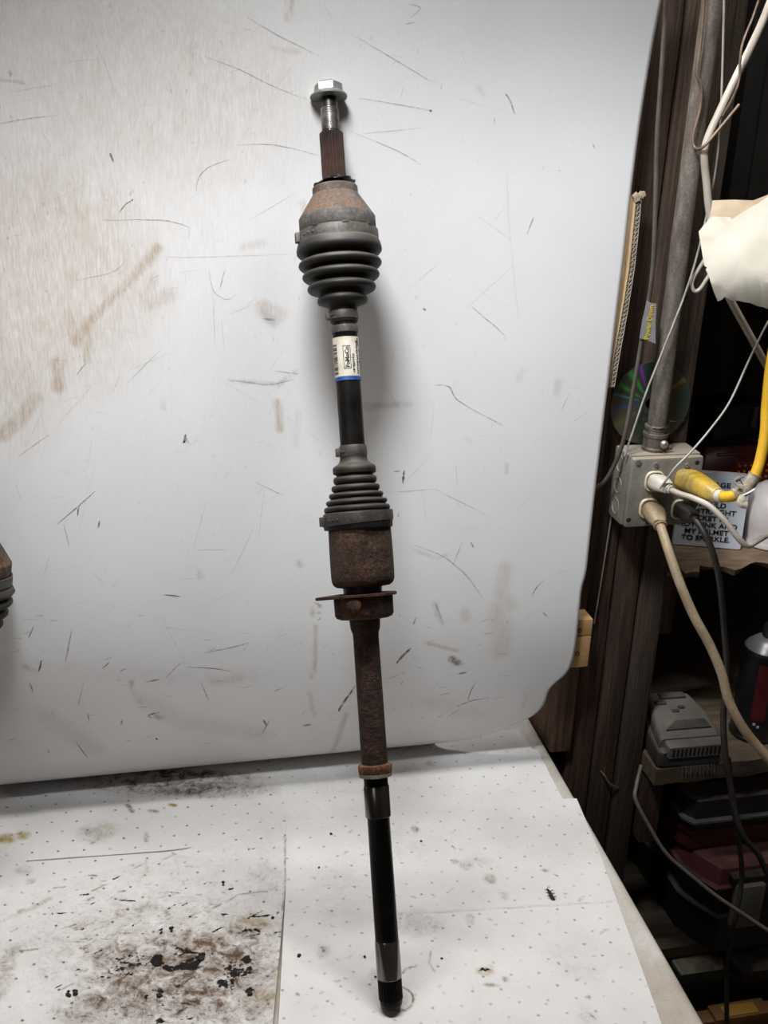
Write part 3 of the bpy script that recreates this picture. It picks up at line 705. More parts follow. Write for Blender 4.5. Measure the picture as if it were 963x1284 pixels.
def paint_a(D, U, V):
    pbl(D, U, V, (8, 1050), 16, 9, 1.0, 2); pbl(D, U, V, (28, 1046), 12, 8, 1.0, 2); pbl(D, U, V, (30, 1090), 14, 8, 0.3, 1)
    pbl(D, U, V, (15, 990), 30, 10, 0.3, 1); pbl(D, U, V, (38, 1104), 7, 5, 0.5, 1)
def paint_b(D, U, V):
    pbl(D, U, V, (215, 985), 155, 24, 0.9, 1); pbl(D, U, V, (230, 972), 120, 14, 1.0, 1); pbl(D, U, V, (120, 1045), 26, 18, 0.45, 1); pbl(D, U, V, (135, 1040), 20, 14, 0.25, 2)
    pst(D, U, V, [(114, 1058), (124, 1052)], 4, 1.0, 1); pst(D, U, V, [(160, 1010), (166, 1018)], 7, 0.9, 1); pst(D, U, V, [(188, 1017), (196, 1018)], 7, 0.9, 1); pst(D, U, V, [(214, 1009), (219, 1010)], 7, 0.9, 2)
    pst(D, U, V, [(183, 1045), (184, 1055)], 6, 0.6, 1)
def paint_c(D, U, V):
    D[..., 1] = 0.07
    pst(D, U, V, [(-60, 1130), (0, 1117), (125, 1094), (228, 1067), (290, 1049), (330, 1034), (349, 1033), (357, 1048), (358, 1100), (352, 1180), (341, 1284)], 3.5, 0.42, 1)
    pbl(D, U, V, (230, 1225), 130, 66, 0.9, 1, 0.25); pbl(D, U, V, (210, 1190), 200, 90, 0.30, 1); pbl(D, U, V, (220, 1208), 60, 26, 0.95, 1); pbl(D, U, V, (300, 1195), 60, 50, 0.60, 1); pbl(D, U, V, (170, 1262), 90, 26, 0.75, 1); pbl(D, U, V, (280, 1262), 90, 36, 0.5, 1); pbl(D, U, V, (150, 1200), 40, 24, 0.7, 1)
    pbl(D, U, V, (320, 1160), 26, 14, 0.5, 2); pbl(D, U, V, (210, 1150), 24, 16, 0.35, 1); pbl(D, U, V, (147, 1180), 10, 16, 0.45, 1); pbl(D, U, V, (335, 1255), 20, 10, 0.5, 2); pbl(D, U, V, (150, 1148), 12, 7, 0.55, 1)
    pbl(D, U, V, (45, 1190), 120, 70, 0.10, 1); pbl(D, U, V, (0, 1230), 20, 50, 0.4, 1); pbl(D, U, V, (200, 1110), 160, 50, 0.13, 1); pbl(D, U, V, (330, 1110), 30, 40, 0.2, 1)
    for p, rx, ry, a in (((197, 1208), 11, 9, 1.0), ((214, 1218), 14, 5, 1.0), ((236, 1215), 16, 7, 1.0), ((252, 1203), 8, 7, 1.0), ((243, 1210), 12, 6, 1.0), ((225, 1196), 16, 8, .62), ((293, 1224), 14, 14, .75), ((286, 1236), 10, 8, .9),
                         ((310, 1207), 7, 7, .9), ((311, 1222), 8, 9, .72), ((300, 1214), 14, 16, .58), ((276, 1235), 6, 5, .8), ((313, 1246), 6, 7, .85), ((200, 1248), 6, 5, .9), ((184, 1254), 4, 4, .8), ((95, 1246), 4, 4, .9), ((86, 1248), 3, 3, .9),
                         ((307, 1172), 6, 5, .62), ((215, 1168), 4, 3, .9), ((202, 1170), 4, 3, .8), ((200, 1284), 8, 4, .9), ((342, 1151), 4, 3, .8), ((280, 1110), 3, 3, .9), ((165, 1208), 22, 12, .56), ((150, 1220), 26, 10, .50), ((323, 1170), 18, 6, .45)):
        pbl(D, U, V, p, rx, ry, a, 0)
    D[..., 1] = np.clip(D[..., 1] * 1.2, 0, 1)
    pbl(D, U, V, (240, 1260), 130, 30, 0.85, 1); pbl(D, U, V, (120, 1275), 60, 20, 0.6, 1)
    for k in range(230):
        px, py = rng.normal(225, 95), rng.normal(1195, 50)
        L = rng.uniform(2, 22); pst(D, U, V, [(px, py), (px + L, py - L * rng.uniform(-0.1, 0.6))], rng.uniform(1.2, 3.5), rng.uniform(0.5, 0.95), 1 if rng.random() < 0.75 else 0)
    pst(D, U, V, [(25, 1148), (45, 1140), (62, 1131)], 9, 0.45, 1); pst(D, U, V, [(0, 1160), (25, 1148)], 6, 0.35, 1); pst(D, U, V, [(335, 1121), (300, 1125), (270, 1142)], 2.5, 0.8, 1); pst(D, U, V, [(183, 1083), (185, 1096)], 5, 0.4, 1)
def paint_d(D, U, V):
    pbl(D, U, V, (540, 957), 8, 6, 0.6, 1); pbl(D, U, V, (420, 985), 60, 20, 0.12, 1)
def paint_e(D, U, V):
    for p, rx, ry, a, ch in (((520, 1042), 7, 7, .75, 1), ((585, 1086), 12, 8, .55, 1), ((572, 1083), 8, 5, .4, 1), ((615, 1104), 9, 9, .45, 1), ((632, 1125), 7, 7, .4, 1), ((684, 1093), 6, 3, .8, 1), ((600, 1080), 20, 10, .2, 1),
                             ((608, 1218), 11, 3.2, .62, 0), ((634, 1230), 5, 4, .8, 1), ((616, 1237), 10, 2.5, .7, 1), ((608, 1220), 12, 6, .7, 2), ((730, 1220), 26, 14, .14, 1), ((735, 1275), 16, 18, .16, 1), ((590, 1155), 6, 10, .4, 1), ((545, 1165), 8, 5, .35, 1),
                             ((500, 1060), 60, 40, .12, 1), ((520, 1160), 40, 20, .25, 1), ((470, 1225), 10, 10, .3, 1), ((440, 1010), 4, 12, .4, 2), ((700, 1180), 60, 40, .06, 1), ((430, 1120), 50, 60, .12, 1), ((405, 1195), 10, 10, .3, 1)):
        pbl(D, U, V, p, rx, ry, a, ch)
    # brown ring left by a wet foot beside the shaft tip
    c = [(501 + 17 * math.cos(a), 1255 + 15 * math.sin(a)) for a in np.linspace(0, 6.283, 25)]
    pst(D, U, V, c, 2.6, 0.85, 1, 0.5); pbl(D, U, V, (503, 1255), 12, 9, 0.25, 1)
    for k in range(46):
        px, py = rng.uniform(365, 760), rng.uniform(1020, 1284)
        L = rng.uniform(1, 7); pst(D, U, V, [(px, py), (px + L, py - L * rng.uniform(-0.8, 0.8))], rng.uniform(1.5, 3), rng.uniform(0.3, 0.8), 1)
    pst(D, U, V, [(522, 1213), (510, 1216), (505, 1222)], 2, 0.8, 1); pst(D, U, V, [(540, 1195), (538, 1210), (545, 1220)], 1.5, 0.5, 1)
    pst(D, U, V, [(502, 1149), (640, 1140), (774, 1132)], 2.0, 0.28, 1)
none_ = lambda D, U, V: None
pad('white pad at the far left of the bench with a yellow spill stain', [(-160, 960), (370, 940)], [(-190, 1140), (372, 1110)], [(-160, 960), (-190, 1140)], [(370, 940), (372, 1110)], 0.0002, 260, 120, 'pad_dirty', paint_a)
pad('white pad whose bare corner peeks out under the right pad beside the bench rim', [(372, 940), (674, 940)], [(372, 1160), (776, 1141)], [(372, 940), (372, 1160)], [(674, 940), (722, 1035), (776, 1141)], 0.0002, 60, 60, 'pad_clean', none_)
pad('white dotted pad with brown grime along the foot of the sheet', [(60, 950), (351, 935)], [(33, 1079), (130, 1072), (212, 1066), (361, 1046)], [(60, 950), (52, 1000), (33, 1079)], [(351, 935), (355, 990), (361, 1046)], 0.0024, 170, 110, 'pad_dirty', paint_b)
pad('clean white dotted pad under the right end of the rolled sheet', [(347, 938), (650, 914)], [(357, 1040), (718, 1022)], [(347, 938), (352, 980), (357, 1040)], [(650, 914), (672, 945), (706, 1002), (718, 1022)], 0.0024, 120, 80, 'pad_clean', paint_d)
pad('clean white dotted pad under the foot of the axle', [(359, 1017), (489, 1011), (722, 1001)], [(345, 1360), (860, 1360)], [(359, 1017), (358, 1120), (345, 1360)], [(723, 1001), (752, 1070), (785, 1160), (832, 1290), (860, 1360)], 0.0046, 270, 210, 'pad_clean', paint_e,
    creases=(([(500, 1149), (640, 1140), (776, 1133)], -0.0011), ([(360, 1145), (500, 1149)], -0.0008), ([(560, 1010), (585, 1142), (610, 1284)], -0.0004)))
pad('white pad blackened by oil at the front left of the bench', [(-120, 1140), (0, 1116), (125, 1093), (228, 1066), (290, 1048), (330, 1033), (349, 1032)], [(-160, 1360), (335, 1360)], [(-120, 1140), (-160, 1360)], [(350, 1032), (357, 1048), (359, 1100), (352, 1180), (342, 1284), (335, 1360)], 0.0068, 330, 230, 'pad_dirty', paint_c,
    creases=(([(0, 1140), (120, 1150), (250, 1180)], 0.0006), ([(230, 1075), (330, 1100)], 0.0006), ([(120, 1284), (200, 1220), (300, 1190)], 0.0007), ([(60, 1230), (160, 1180)], -0.0006)))

# ================================================================== drive axle
FOOT = at_z(491, 1264, 0.0098)
TOP = at_t(411, 107, 1.375)
AX = (TOP - FOOT); AXL = AX.length; AXD = AX.normalized()
VIEWDIR = Vector((0, -1, 0))
def proj(p):
    q = p - CAM; zc = q.y * CP - q.z * SP; yc = q.y * SP + q.z * CP
    U, V = q.x / zc, yc / zc
    return CX + F_PX * (U * math.cos(ROLL) + V * math.sin(ROLL)), CY - F_PX * (-U * math.sin(ROLL) + V * math.cos(ROLL)), zc
def ax(py):
    lo, hi = -0.05, AXL + 0.1
    for _ in range(50):
        mid = (lo + hi) / 2
        if proj(FOOT + AXD * mid)[1] > py: lo = mid
        else: hi = mid
    return lo
def axr(py, hw): return hw * proj(FOOT + AXD * ax(py))[2] / F_PX
def pr(lst): return [(ax(p), axr(p, h)) for p, h in lst]
# axle frame: local Z up the axle, local -Y towards the camera
zx = AXD; xx = Vector((1, 0, 0)); xx = (xx - zx * xx.dot(zx)).normalized(); yx = zx.cross(xx)
AXM = Matrix((xx, yx, zx)).transposed().to_4x4()
FRONT = -math.pi / 2
def ridge(c, h, hw_out, hw_in):
    """rounded rubber fold around pixel row c"""
    out = []
    for k in range(9):
        a = -math.pi / 2 + math.pi * k / 8
        out.append((c + h * math.sin(a), hw_in + (hw_out - hw_in) * max(0.0, math.cos(a)) ** 0.6))
    return out
def band(parent, p0, p1, hw, m='clamp_steel', buckle_ang=FRONT - 1.25, tilt=0.0, name='boot_clamp'):
    z0, z1 = ax(p1), ax(p0); r = axr((p0 + p1) / 2, hw)
    bm = bmesh.new(); seg = 56; rings = [[], [], [], [], [], []]
    for i in range(seg):
        a = 2 * math.pi * i / seg
        dz = tilt * math.cos(a); c, s = math.cos(a), math.sin(a)
        for k, (zz, rr) in enumerate(((z0, r - 0.002), (z0, r), (z0 + (z1 - z0) * .3, r + .0004), (z0 + (z1 - z0) * .7, r + .0004), (z1, r), (z1, r - 0.002))):
            rings[k].append(Vector((rr * c, rr * s, zz + dz)))
    add_rings(bm, rings + [rings[0]], False)
    bmesh.ops.remove_doubles(bm, verts=bm.verts, dist=1e-6)
    o = obj(name, bm, m, parent, smooth=35)
    # crimped ear and punched rivets of the clamp
    h = z1 - z0; zc = (z0 + z1) / 2
    M = Matrix.Rotation(buckle_ang, 4, 'Z')
    dzb = tilt * math.cos(buckle_ang)
    eb = box(r - 0.001, r + 0.0045, -0.0045, 0.0045, zc - h * .46 + dzb, zc + h * .46 + dzb, 0.001, M)
    obj('clamp_ear', eb, m, o, smooth=40)
    for k in range(3):
        a = buckle_ang + 0.25 + 0.16 * k + 0.1
        bmr = lathe([(0, 0.0019), (0.0012, 0.0016), (0.0016, 0.0006)], 10)
        bmesh.ops.transform(bmr, matrix=Matrix.Rotation(a, 4, 'Z') @ Matrix.Translation((r - 0.0002, 0, zc + tilt * math.cos(a))) @ Matrix.Rotation(math.pi / 2, 4, 'Y'), verts=bmr.verts)
        obj('clamp_rivet', bmr, m, o, smooth=40)
    return o
def gear(z0, z1, r, n, depth):
    seg = n * 4
    def sh(th, z):
        k = int(round(th / (2 * math.pi) * seg)) % 4
        return (1.0, 1.0, 1 - depth, 1 - depth)[k]
    return lathe([(z0, r * 0.90), (z0 + 0.0012, r), (z1 - 0.0012, r), (z1, r * 0.90)], seg, sh)

axle = thing('drive_axle', 'long rusty drive axle with two rubber boots, leaning on the white sheet', 'drive axle', FOOT)
axle.rotation_euler = AXM.to_euler()
def A_(name, bm, m, smooth=35, parent=None): return obj(name, bm, m, parent or axle, smooth)
# --- bolt
z0, z1 = ax(116.5), ax(105)
r = axr(110, 18.3)
bm = bmesh.new(); rings = []
for zz, rr in ((z0, 1.0), (z1 - 0.0022, 1.0), (z1 - 0.0005, 0.90), (z1, 0.84)):
    rings.append([Vector((r * rr * math.cos(math.radians(60 * k + 52)), r * rr * math.sin(math.radians(60 * k + 52)), zz)) for k in range(6)])
add_rings(bm, rings)
bolt = A_('hex_bolt', bm, 'zinc', 20)
zf0, zf1 = ax(123.5), ax(116.5); rf = axr(120, 23.6)
A_('bolt_flange', lathe([(zf0, rf * .62), (zf0 + .0005, rf * .98), (zf0 + .0022, rf), (zf0 + .0032, rf * .96), (zf1, r * .93)], 48), 'zinc', 35, bolt)
zs0, zs1 = ax(165), ax(136); rs = axr(150, 11.3)
pt = []
n = 15
for k in range(n):
    za = zs0 + (zs1 - zs0) * k / n; dz = (zs1 - zs0) / n
    pt += [(za, rs * .90), (za + dz * .45, rs), (za + dz * .6, rs)]
A_('bolt_thread', lathe(pt + [(zs1, rs * .9)], 32), 'thread_steel', 20, bolt)
A_('bolt_shank', lathe([(zs1, rs * .92), (zf0 + .001, rs * .96)], 32), 'black_steel', 35, bolt)
A_('neck', lathe(pr([(169, 10), (163.5, 9.6)]), 32), 'thread_steel', 35)
A_('splined_stub', gear(ax(226), ax(166.5), axr(196, 14.9), 24, 0.13), 'spline_rust', 20)
A_('spline_core', lathe(pr([(238, 14.2), (226.5, 14.2)]), 32), 'black_steel')
# star shaped retaining ring, tilted a little
bm = bmesh.new(); seg = 48; ri, ro = axr(229, 13.5), axr(229, 26.5); rings = [[], [], [], []]
zc = ax(229.5)
for i in range(seg):
    a = 2 * math.pi * i / seg; tooth = 1.0 if (i // 4) % 2 == 0 else 0.86
    dz = 0.0018 * math.cos(a)
    for k, (rr, t) in enumerate(((ri, 0.0007), (ro * tooth, 0.0005), (ro * tooth, -0.0005), (ri, -0.0007))):
        rings[k].append(Vector((rr * math.cos(a), rr * math.sin(a), zc + dz + t)))
add_rings(bm, rings + [rings[0]], False); bmesh.ops.remove_doubles(bm, verts=bm.verts, dist=1e-7)
A_('retaining_ring', bm, 'black_steel', 20)
for a in (FRONT - 0.7, FRONT + 0.45):
    M = Matrix.Rotation(a, 4, 'Z')
    A_('ring_tab', box(axr(229, 14.5), axr(229, 17.5), -0.003, 0.003, zc - 0.001, zc + 0.005, 0.0006, M), 'black_steel')
# --- outer joint
A_('joint_housing', lathe(pr([(306, 44), (291, 47.3), (290, 47.6), (274, 47.6), (273, 47.0), (246, 29.5), (245, 28.6), (236.5, 28.4), (235.3, 27.6), (234.8, 25.5), (234.8, 14)]), 64), 'joint_steel', 25)
A_('housing_band', lathe(pr([(290, 47.6), (289, 48.1), (275, 48.1), (273.6, 47.4)]), 64, None, False), 'joint_band', 30)
boot = pr([(303, 47.5), (304, 50.5), (307, 52.0), (313, 53.6), (317, 53.6), (319.5, 51.5), (321, 47), (322, 42), (323, 39.5), (325, 39.5)]
          + [(p, h) for p, h in ridge(332, 5.6, 52.3, 39)] + [(339.5, 37)] + ridge(346.5, 5.4, 48.6, 36.5) + [(354, 34)] + ridge(361.5, 5.2, 43.2, 33) + [(368.5, 28.5), (371, 28.5), (374, 31), (377, 32), (380, 31), (382.5, 25), (384, 20), (387, 18), (404, 17.2), (406, 15.5)])
A_('rubber_boot', lathe(boot[::-1], 64), 'boot_rubber', 60)
band(axle, 291.8, 305.5, 50.2, buckle_ang=FRONT - 1.30, m='clamp_steel')
# scalloped tabs under the clamp
for a in (FRONT - 0.55, FRONT + 0.22, FRONT + 0.95):
    A_('boot_tab', box(axr(292, 46.8), axr(292, 50.6), -0.004, 0.004, ax(293.5), ax(290.2), 0.0008, Matrix.Rotation(a, 4, 'Z')), 'boot_rubber')
band(axle, 391, 401, 18.0, buckle_ang=FRONT - 1.35)
# --- middle bar with its paper label
A_('axle_bar', lathe(pr([(566, 15.6), (559, 15.6), (480, 15.7), (426, 15.8), (420, 15.8), (419, 16.4), (409, 16.4), (408, 15.4), (400, 15.4)]), 48), 'bar_black', 35)
A_('bar_ring', lathe(pr([(418, 16.6), (416.5, 16.9), (410.5, 16.9), (409, 16.6)]), 48), 'clamp_steel')
def wrap_patch(p0, p1, a0, a1, hw, n=28, off=0.0003):
    bm = bmesh.new(); z0, z1 = ax(p1), ax(p0); zm = [z0, (z0 + z1) / 2, z1]
    rw = lambda z, o: axr((p0 + p1) / 2, hw) + o
    rows = []
    for o in (off, -0.0002):
        for zz in zm:
            rows.append([bm.verts.new((rw(zz, o) * math.cos(a0 + (a1 - a0) * i / n), rw(zz, o) * math.sin(a0 + (a1 - a0) * i / n), zz)) for i in range(n + 1)])
    for k in range(2):
        for i in range(n):
            bm.faces.new((rows[k][i], rows[k][i + 1], rows[k + 1][i + 1], rows[k + 1][i]))
            bm.faces.new((rows[3 + k][i], rows[4 + k][i], rows[4 + k][i + 1], rows[3 + k][i + 1]))
    for i in range(n):
        bm.faces.new((rows[0][i], rows[3][i], rows[3][i + 1], rows[0][i + 1])); bm.faces.new((rows[2][i], rows[2][i + 1], rows[5][i + 1], rows[5][i]))
    return bm
LBL_R = axr(450, 16.1)
label = A_('paper_label', wrap_patch(424.5, 473.5, FRONT - 1.75, FRONT + 1.75, 16.1), 'label_paper', 60)
A_('blue_stripe', wrap_patch(473.5, 478.5, FRONT - 1.75, FRONT + 1.75, 16.1), 'label_blue', 60, label)
def wrap_text(s, size, p_start, ang, m='ink', bold=0.0):
    """lettering that runs up the bar, bent round it; p_start pixel row of its first letter"""
    me = text_mesh(s, size, 0.0002, bold); zst = ax(p_start); r_ = LBL_R + 0.0006
    for v in me.vertices:
        x, y, t = v.co; a = ang - y / r_
        v.co = ((r_ + t) * math.cos(a), (r_ + t) * math.sin(a), zst + x)
    wrap_text.end = max(v.co.z for v in me.vertices)
    return link('label_print', me, m, label, 0)
wrap_text('FoMoCo', 0.0068, 463.0, FRONT + 0.22, bold=0.00022)
def wrap_bar(z0, z1, a0, a1, nm='label_print', m='ink'):
    bm = bmesh.new(); n = 6; r_ = LBL_R + 0.0005; va = []
    for o in (0.0, 0.00015):
        for zz in (z0, z1):
            va.append([bm.verts.new(((r_ + o) * math.cos(a0 + (a1 - a0) * i / n), (r_ + o) * math.sin(a0 + (a1 - a0) * i / n), zz)) for i in range(n + 1)])
    for i in range(n): bm.faces.new((va[2][i], va[2][i + 1], va[3][i + 1], va[3][i]))
    for i in range(n): bm.faces.new((va[0][i], va[1][i], va[1][i + 1], va[0][i + 1]))
    return obj(nm, bm, m, label, 0)
zA, zB = ax(464.3), wrap_text.end + 0.0012
fa, fb = FRONT - 0.23, FRONT + 0.34
for (q0, q1, w0, w1) in ((zA, zB, fa, fa + .045), (zA, zB, fb - .045, fb), (zA, zA + .0005, fa, fb), (zB - .0005, zB, fa, fb)): wrap_bar(q0, q1, w0, w1)
# bar code on the left, small print on the right
zz = ax(470)
while zz < ax(433):
    w = random.choice((0.0005, 0.0008, 0.0013)); wrap_bar(zz, zz + w, FRONT - 1.25, FRONT - 0.72); zz += w + random.choice((0.0008, 0.0012, 0.0018))
for rowa, zs_, ze_ in ((FRONT + 0.55, 469, 446), (FRONT + 0.95, 471.5, 431), (FRONT + 1.28, 471.5, 440)):
    zz = ax(zs_)
    while zz < ax(ze_):
        w = random.uniform(0.0006, 0.0016); wrap_bar(zz, zz + w, rowa - random.uniform(0.05, 0.13), rowa + random.uniform(0.03, 0.12)); zz += w + random.uniform(0.0006, 0.0014)
wrap_bar(ax(436), ax(426.5), FRONT + 1.02, FRONT + 1.14)
# --- inner boot and joint
band(axle, 561, 572.5, 17.2, buckle_ang=FRONT - 1.35)
boot2 = pr([(558.5, 16.2), (559, 16.9), (573, 17.0), (578, 17.6), (581.5, 20.5), (584, 25), (586, 27.0), (590, 27.3), (593.5, 26.8), (595, 23)] + ridge(602, 4.6, 27.4, 23.5) + [(607, 24.5)] + ridge(612, 4.2, 30.5, 25.5)
           + [(616.5, 28)] + ridge(621, 3.6, 34.3, 29) + [(625, 33)] + ridge(629.5, 3.3, 38.6, 33.5) + [(633.2, 37)] + ridge(638, 3.8, 41.5, 37.5) + [(642, 41.5), (644, 43.2), (655, 43.6), (660, 43.4), (663, 42.6), (663.4, 39)])
A_('rubber_boot', lathe(boot2[::-1], 64), 'boot_rubber', 60)
band(axle, 643.5, 656.5, 44.4, buckle_ang=FRONT - 1.25, tilt=0.002)
lob = lambda th, z: 1 + 0.035 * math.cos(3 * (th - FRONT + 0.5)) + 0.012 * math.cos(6 * (th - FRONT))
A_('joint_housing', lathe(pr([(736, 27), (735, 34), (732, 38), (727, 39.9), (720, 40.3), (690, 40.3), (661, 39.6), (650, 39)]), 72, lob), 'rust_dusty', 40)
A_('housing_neck', lathe(pr([(744, 24), (730, 25.5)]), 48), 'black_steel')
# bearing retainer plate with its bolt ear on the left
zp = ax(744); hp = 0.0034; bm = bmesh.new(); rd = axr(744, 42.5); ear = axr(744, 60)
outl = []
for k in range(64):
    a = 2 * math.pi * k / 64
    da = abs((a - math.pi + math.pi) % (2 * math.pi) - math.pi)
    w = math.exp(-(da / 0.42) ** 2)
    outl.append((rd + (ear - rd) * w, a))
rings = []
for zz, sc in ((zp - hp, 0.985), (zp - hp + .0006, 1.0), (zp - .0006, 1.0), (zp, 0.985)):
    rings.append([Vector((q * sc * math.cos(a), q * sc * math.sin(a), zz - 0.05 * max(0.0, -q * math.cos(a) - rd * .6))) for q, a in outl])
add_rings(bm, rings)
plate = A_('retainer_plate', bm, 'rust', 30)
A_('bearing_cup', lathe(pr([(776, 20), (775.5, 30), (773.5, 35), (770, 36.9), (749, 37.3), (746, 37)]), 64), 'rust', 40)
M = Matrix.Rotation(FRONT - 0.28, 4, 'Z')
bl = lathe([(0, .0085), (0.004, .0085), (.0055, .006), (.006, .002)], 20); bmesh.ops.transform(bl, matrix=M @ Matrix.Translation((axr(760, 36.4), 0, ax(757))) @ Matrix.Rotation(math.radians(78), 4, 'Y'), verts=bl.verts)
A_('cup_boss', bl, 'rust')
A_('bearing_tube', lathe(pr([(957, 16.2), (955, 16.5), (860, 16.3), (800, 16.1), (794, 16.4), (788, 18.5), (776, 19.5), (772, 19.5)]), 48), 'rust_tube', 35)
A_('rust_collar', lathe(pr([(968, 20.5), (966.5, 21.2), (961, 21.4), (958.5, 20.6), (957, 17)]), 48), 'rust_orange', 40)
A_('seal_ring', lathe(pr([(973.5, 18), (973, 20.6), (968.5, 20.9), (968, 19)]), 48), 'tan_seal', 40)
# --- lower shaft
A_('lower_shaft', lathe(pr([(1227, 14.6), (1178, 14.7), (1100, 14.5), (1026, 14.1), (1024, 15.0), (983, 15.2), (971, 15.3)]), 48), 'shaft_paint', 35)
A_('bearing_journal', lathe(pr([(1024.5, 14.3), (1023, 16.2), (986, 16.2), (984, 15.4)]), 48), 'journal_steel', 35)
A_('bearing_journal', lathe(pr([(1226, 14.9), (1225, 15.6), (1180, 15.4), (1178, 14.7)]), 48), 'journal_steel', 35)
A_('splined_end', gear(ax(1253), ax(1226), axr(1245, 15.2), 26, 0.06), 'shaft_paint', 25)
A_('shaft_tip', lathe([(0.0, axr(1264, 9.5)), (0.0016, axr(1262, 11.8)), (0.006, axr(1258, 14.0)), (ax(1252), axr(1253, 14.4))], 48), 'shaft_paint', 40)

# second axle, mostly outside the frame on the left
TOP2 = at_w(-30, 580, 1.440)
F2 = at_z(-58, 1110, 0.0120)
axle2 = thing('drive_axle', 'second rusty drive axle with black ribbed boot, cut off by the left edge', 'drive axle', F2)
d2 = (TOP2 - F2); zx2 = d2.normalized(); x2 = Vector((1, 0, 0)); x2 = (x2 - zx2 * x2.dot(zx2)).normalized(); y2 = zx2.cross(x2)
axle2.rotation_euler = Matrix((x2, y2, zx2)).transposed().to_4x4().to_euler()
def ax2(py):
    lo, hi = 0.0, d2.length + 0.1
    for _ in range(50):
        mid = (lo + hi) / 2
        if proj(F2 + zx2 * mid)[1] > py: lo = mid
        else: hi = mid
    return lo
def pr2(lst): return [(ax2(p), h * proj(F2 + zx2 * ax2(p))[2] / F_PX) for p, h in lst]
B_ = lambda n, bm, m, sm=40: obj(n, bm, m, axle2, sm)
B_('splined_stub', lathe(pr2([(660, 15), (585, 15)]), 40), 'spline_rust')
B_('joint_housing', lathe(pr2([(735, 44), (717, 49), (703, 49.3), (702, 48.5), (672, 29), (662, 28), (660, 15)]), 64), 'rust_dusty', 25)
bt = pr2([(731, 48), (733, 52), (739, 55), (743, 52), (745, 42)] + ridge(752, 5, 53, 41) + [(759, 38)] + ridge(766, 5, 48.5, 38) + [(773, 35)] + ridge(780, 5, 43, 34) + [(790, 30), (798, 24), (806, 18), (812, 17), (824, 16)])
B_('rubber_boot', lathe(bt[::-1], 64), 'boot_rubber', 60)
B_('boot_clamp', lathe(pr2([(730, 50), (729.5, 51.2), (718.5, 51.2), (718, 50)]), 64, None, False), 'clamp_steel')
B_('axle_bar', lathe(pr2([(930, 16), (815, 16)]), 40), 'bar_black')
B_('joint_housing', lathe([(0.0, 0.014), (0.002, 0.03), (0.006, 0.037), (ax2(1010), 0.038), (ax2(1000), 0.04), (ax2(965), 0.03), (ax2(925), 0.016)], 64), 'rust')

# ================================================================== wiring on the studs
def wthing(name, label, cat, a, b, z, group=None, rz=0.0):
    return thing(name, label, cat, W(a, b, z), (0, 0, ANG + rz), group)
def abz(px, py, b): return to_w(at_w(px, py, b / CA))
def wcable(name, ctrl, r, m, label=None, cat=None, parent=None, flat=1.0, seg=10):
    """control points (px, py, distance into the wall)"""
    pts = [at_w(q[0], q[1], q[2] / CA) for q in catmull(ctrl, 8)]
    o = obj(name, sweep(pts, r, seg, flat), m, parent, 60)
    if label: tag(o, label, cat)
    return o

# --- outlet box
BF = BS - 0.0085 - 0.060                              # front of the cover
aL = abz(788, 615, BF)[0]; aR = abz(880, 600, BF)[0]
zT = abz(836, 573, BF)[2]; zB_ = abz(815, 661, BF)[2]
BWid, BHt = aR - aL, zT - zB_
bx_ = wthing('outlet_box', 'grey steel electrical outlet box with four plugs, fixed to the studs', 'outlet box', aL, BF, zB_)
obj('box_body', box(0, BWid, 0.012, 0.060, 0, BHt, 0.0035), 'box_steel', bx_, 40)
cover = obj('cover_plate', box(0.001, BWid - 0.001, -0.001, 0.0125, 0.001, BHt - 0.001, 0.005), 'box_steel', bx_, 40)
def L(px, py, b): q = abz(px, py, b); return q[0] - aL, q[1] - BF, q[2] - zB_
def face_disc(name, x, z, y, r, h, m, parent, seg=28, power=2.0, sx=1.0, inner=None):
    bm = bmesh.new()
    def rg(rr, yy):
        out = []
        for k in range(seg):
            a = 2 * math.pi * k / seg; c, s = math.cos(a), math.sin(a)
            q = (abs(c) ** power + abs(s) ** power) ** (-1 / power)
            out.append(Vector((x + rr * q * c * sx, yy, z + rr * q * s)))
        return out
    add_rings(bm, [rg(r, y + 0.001), rg(r, y - h * .6), rg(r * .94, y - h)] + ([rg(inner, y - h), rg(inner * .95, y - h * .3)] if inner else []))
    return obj(name, bm, m, parent, 35)
for (px, py) in ((820, 603), (858, 601), (813, 637), (853, 638)):
    x, y, z = L(px, py, BF - 0.001)
    s_ = face_disc('socket', x, z, -0.001, 0.0155, 0.0035, 'ivory', bx_, power=3.0, sx=0.95, inner=0.0135)
    for dx in (-0.0045, 0.0045):
        obj('slot', box(x + dx - .001, x + dx + .001, -0.0042, -0.0030, z, z + 0.007), 'hole_black', s_, 0)
for (px, py, r) in ((800, 579, .0042), (822.5, 582, .0036), (861, 583, .0036), (810, 655, .0034)):
    x, y, z = L(px, py, BF)
    sc = face_disc('screw', x, z, -0.001, r, 0.0022, 'screw_steel', bx_, 16)
    obj('screw_slot', box(x - r * .8, x + r * .8, -0.0034, -0.0030, z - .0004, z + .0004, 0, Matrix.Translation((x, 0, z)) @ Matrix.Rotation(0.6, 4, 'Y') @ Matrix.Translation((-x, 0, -z))), 'hole_black', sc, 0)
for (px, py) in ((874, 580), (788, 652)):
    x, y, z = L(px, py, BF); face_disc('screw_hole', x, z, -0.0006, .0036, 0.0006, 'hole_black', bx_, 14)
for k in range(3):                                     # round knock-outs in the left side
    bm = lathe([(0, .0125), (.0008, .0122), (.0010, .0112), (.0003, .0108), (.0003, .002)], 28)
    bmesh.ops.transform(bm, matrix=Matrix.Translation((0.0002, 0.036, BHt * (0.2 + 0.3 * k))) @ Matrix.Rotation(-math.pi / 2, 4, 'Y'), verts=bm.verts)
    obj('knockout', bm, 'box_steel', bx_, 30)

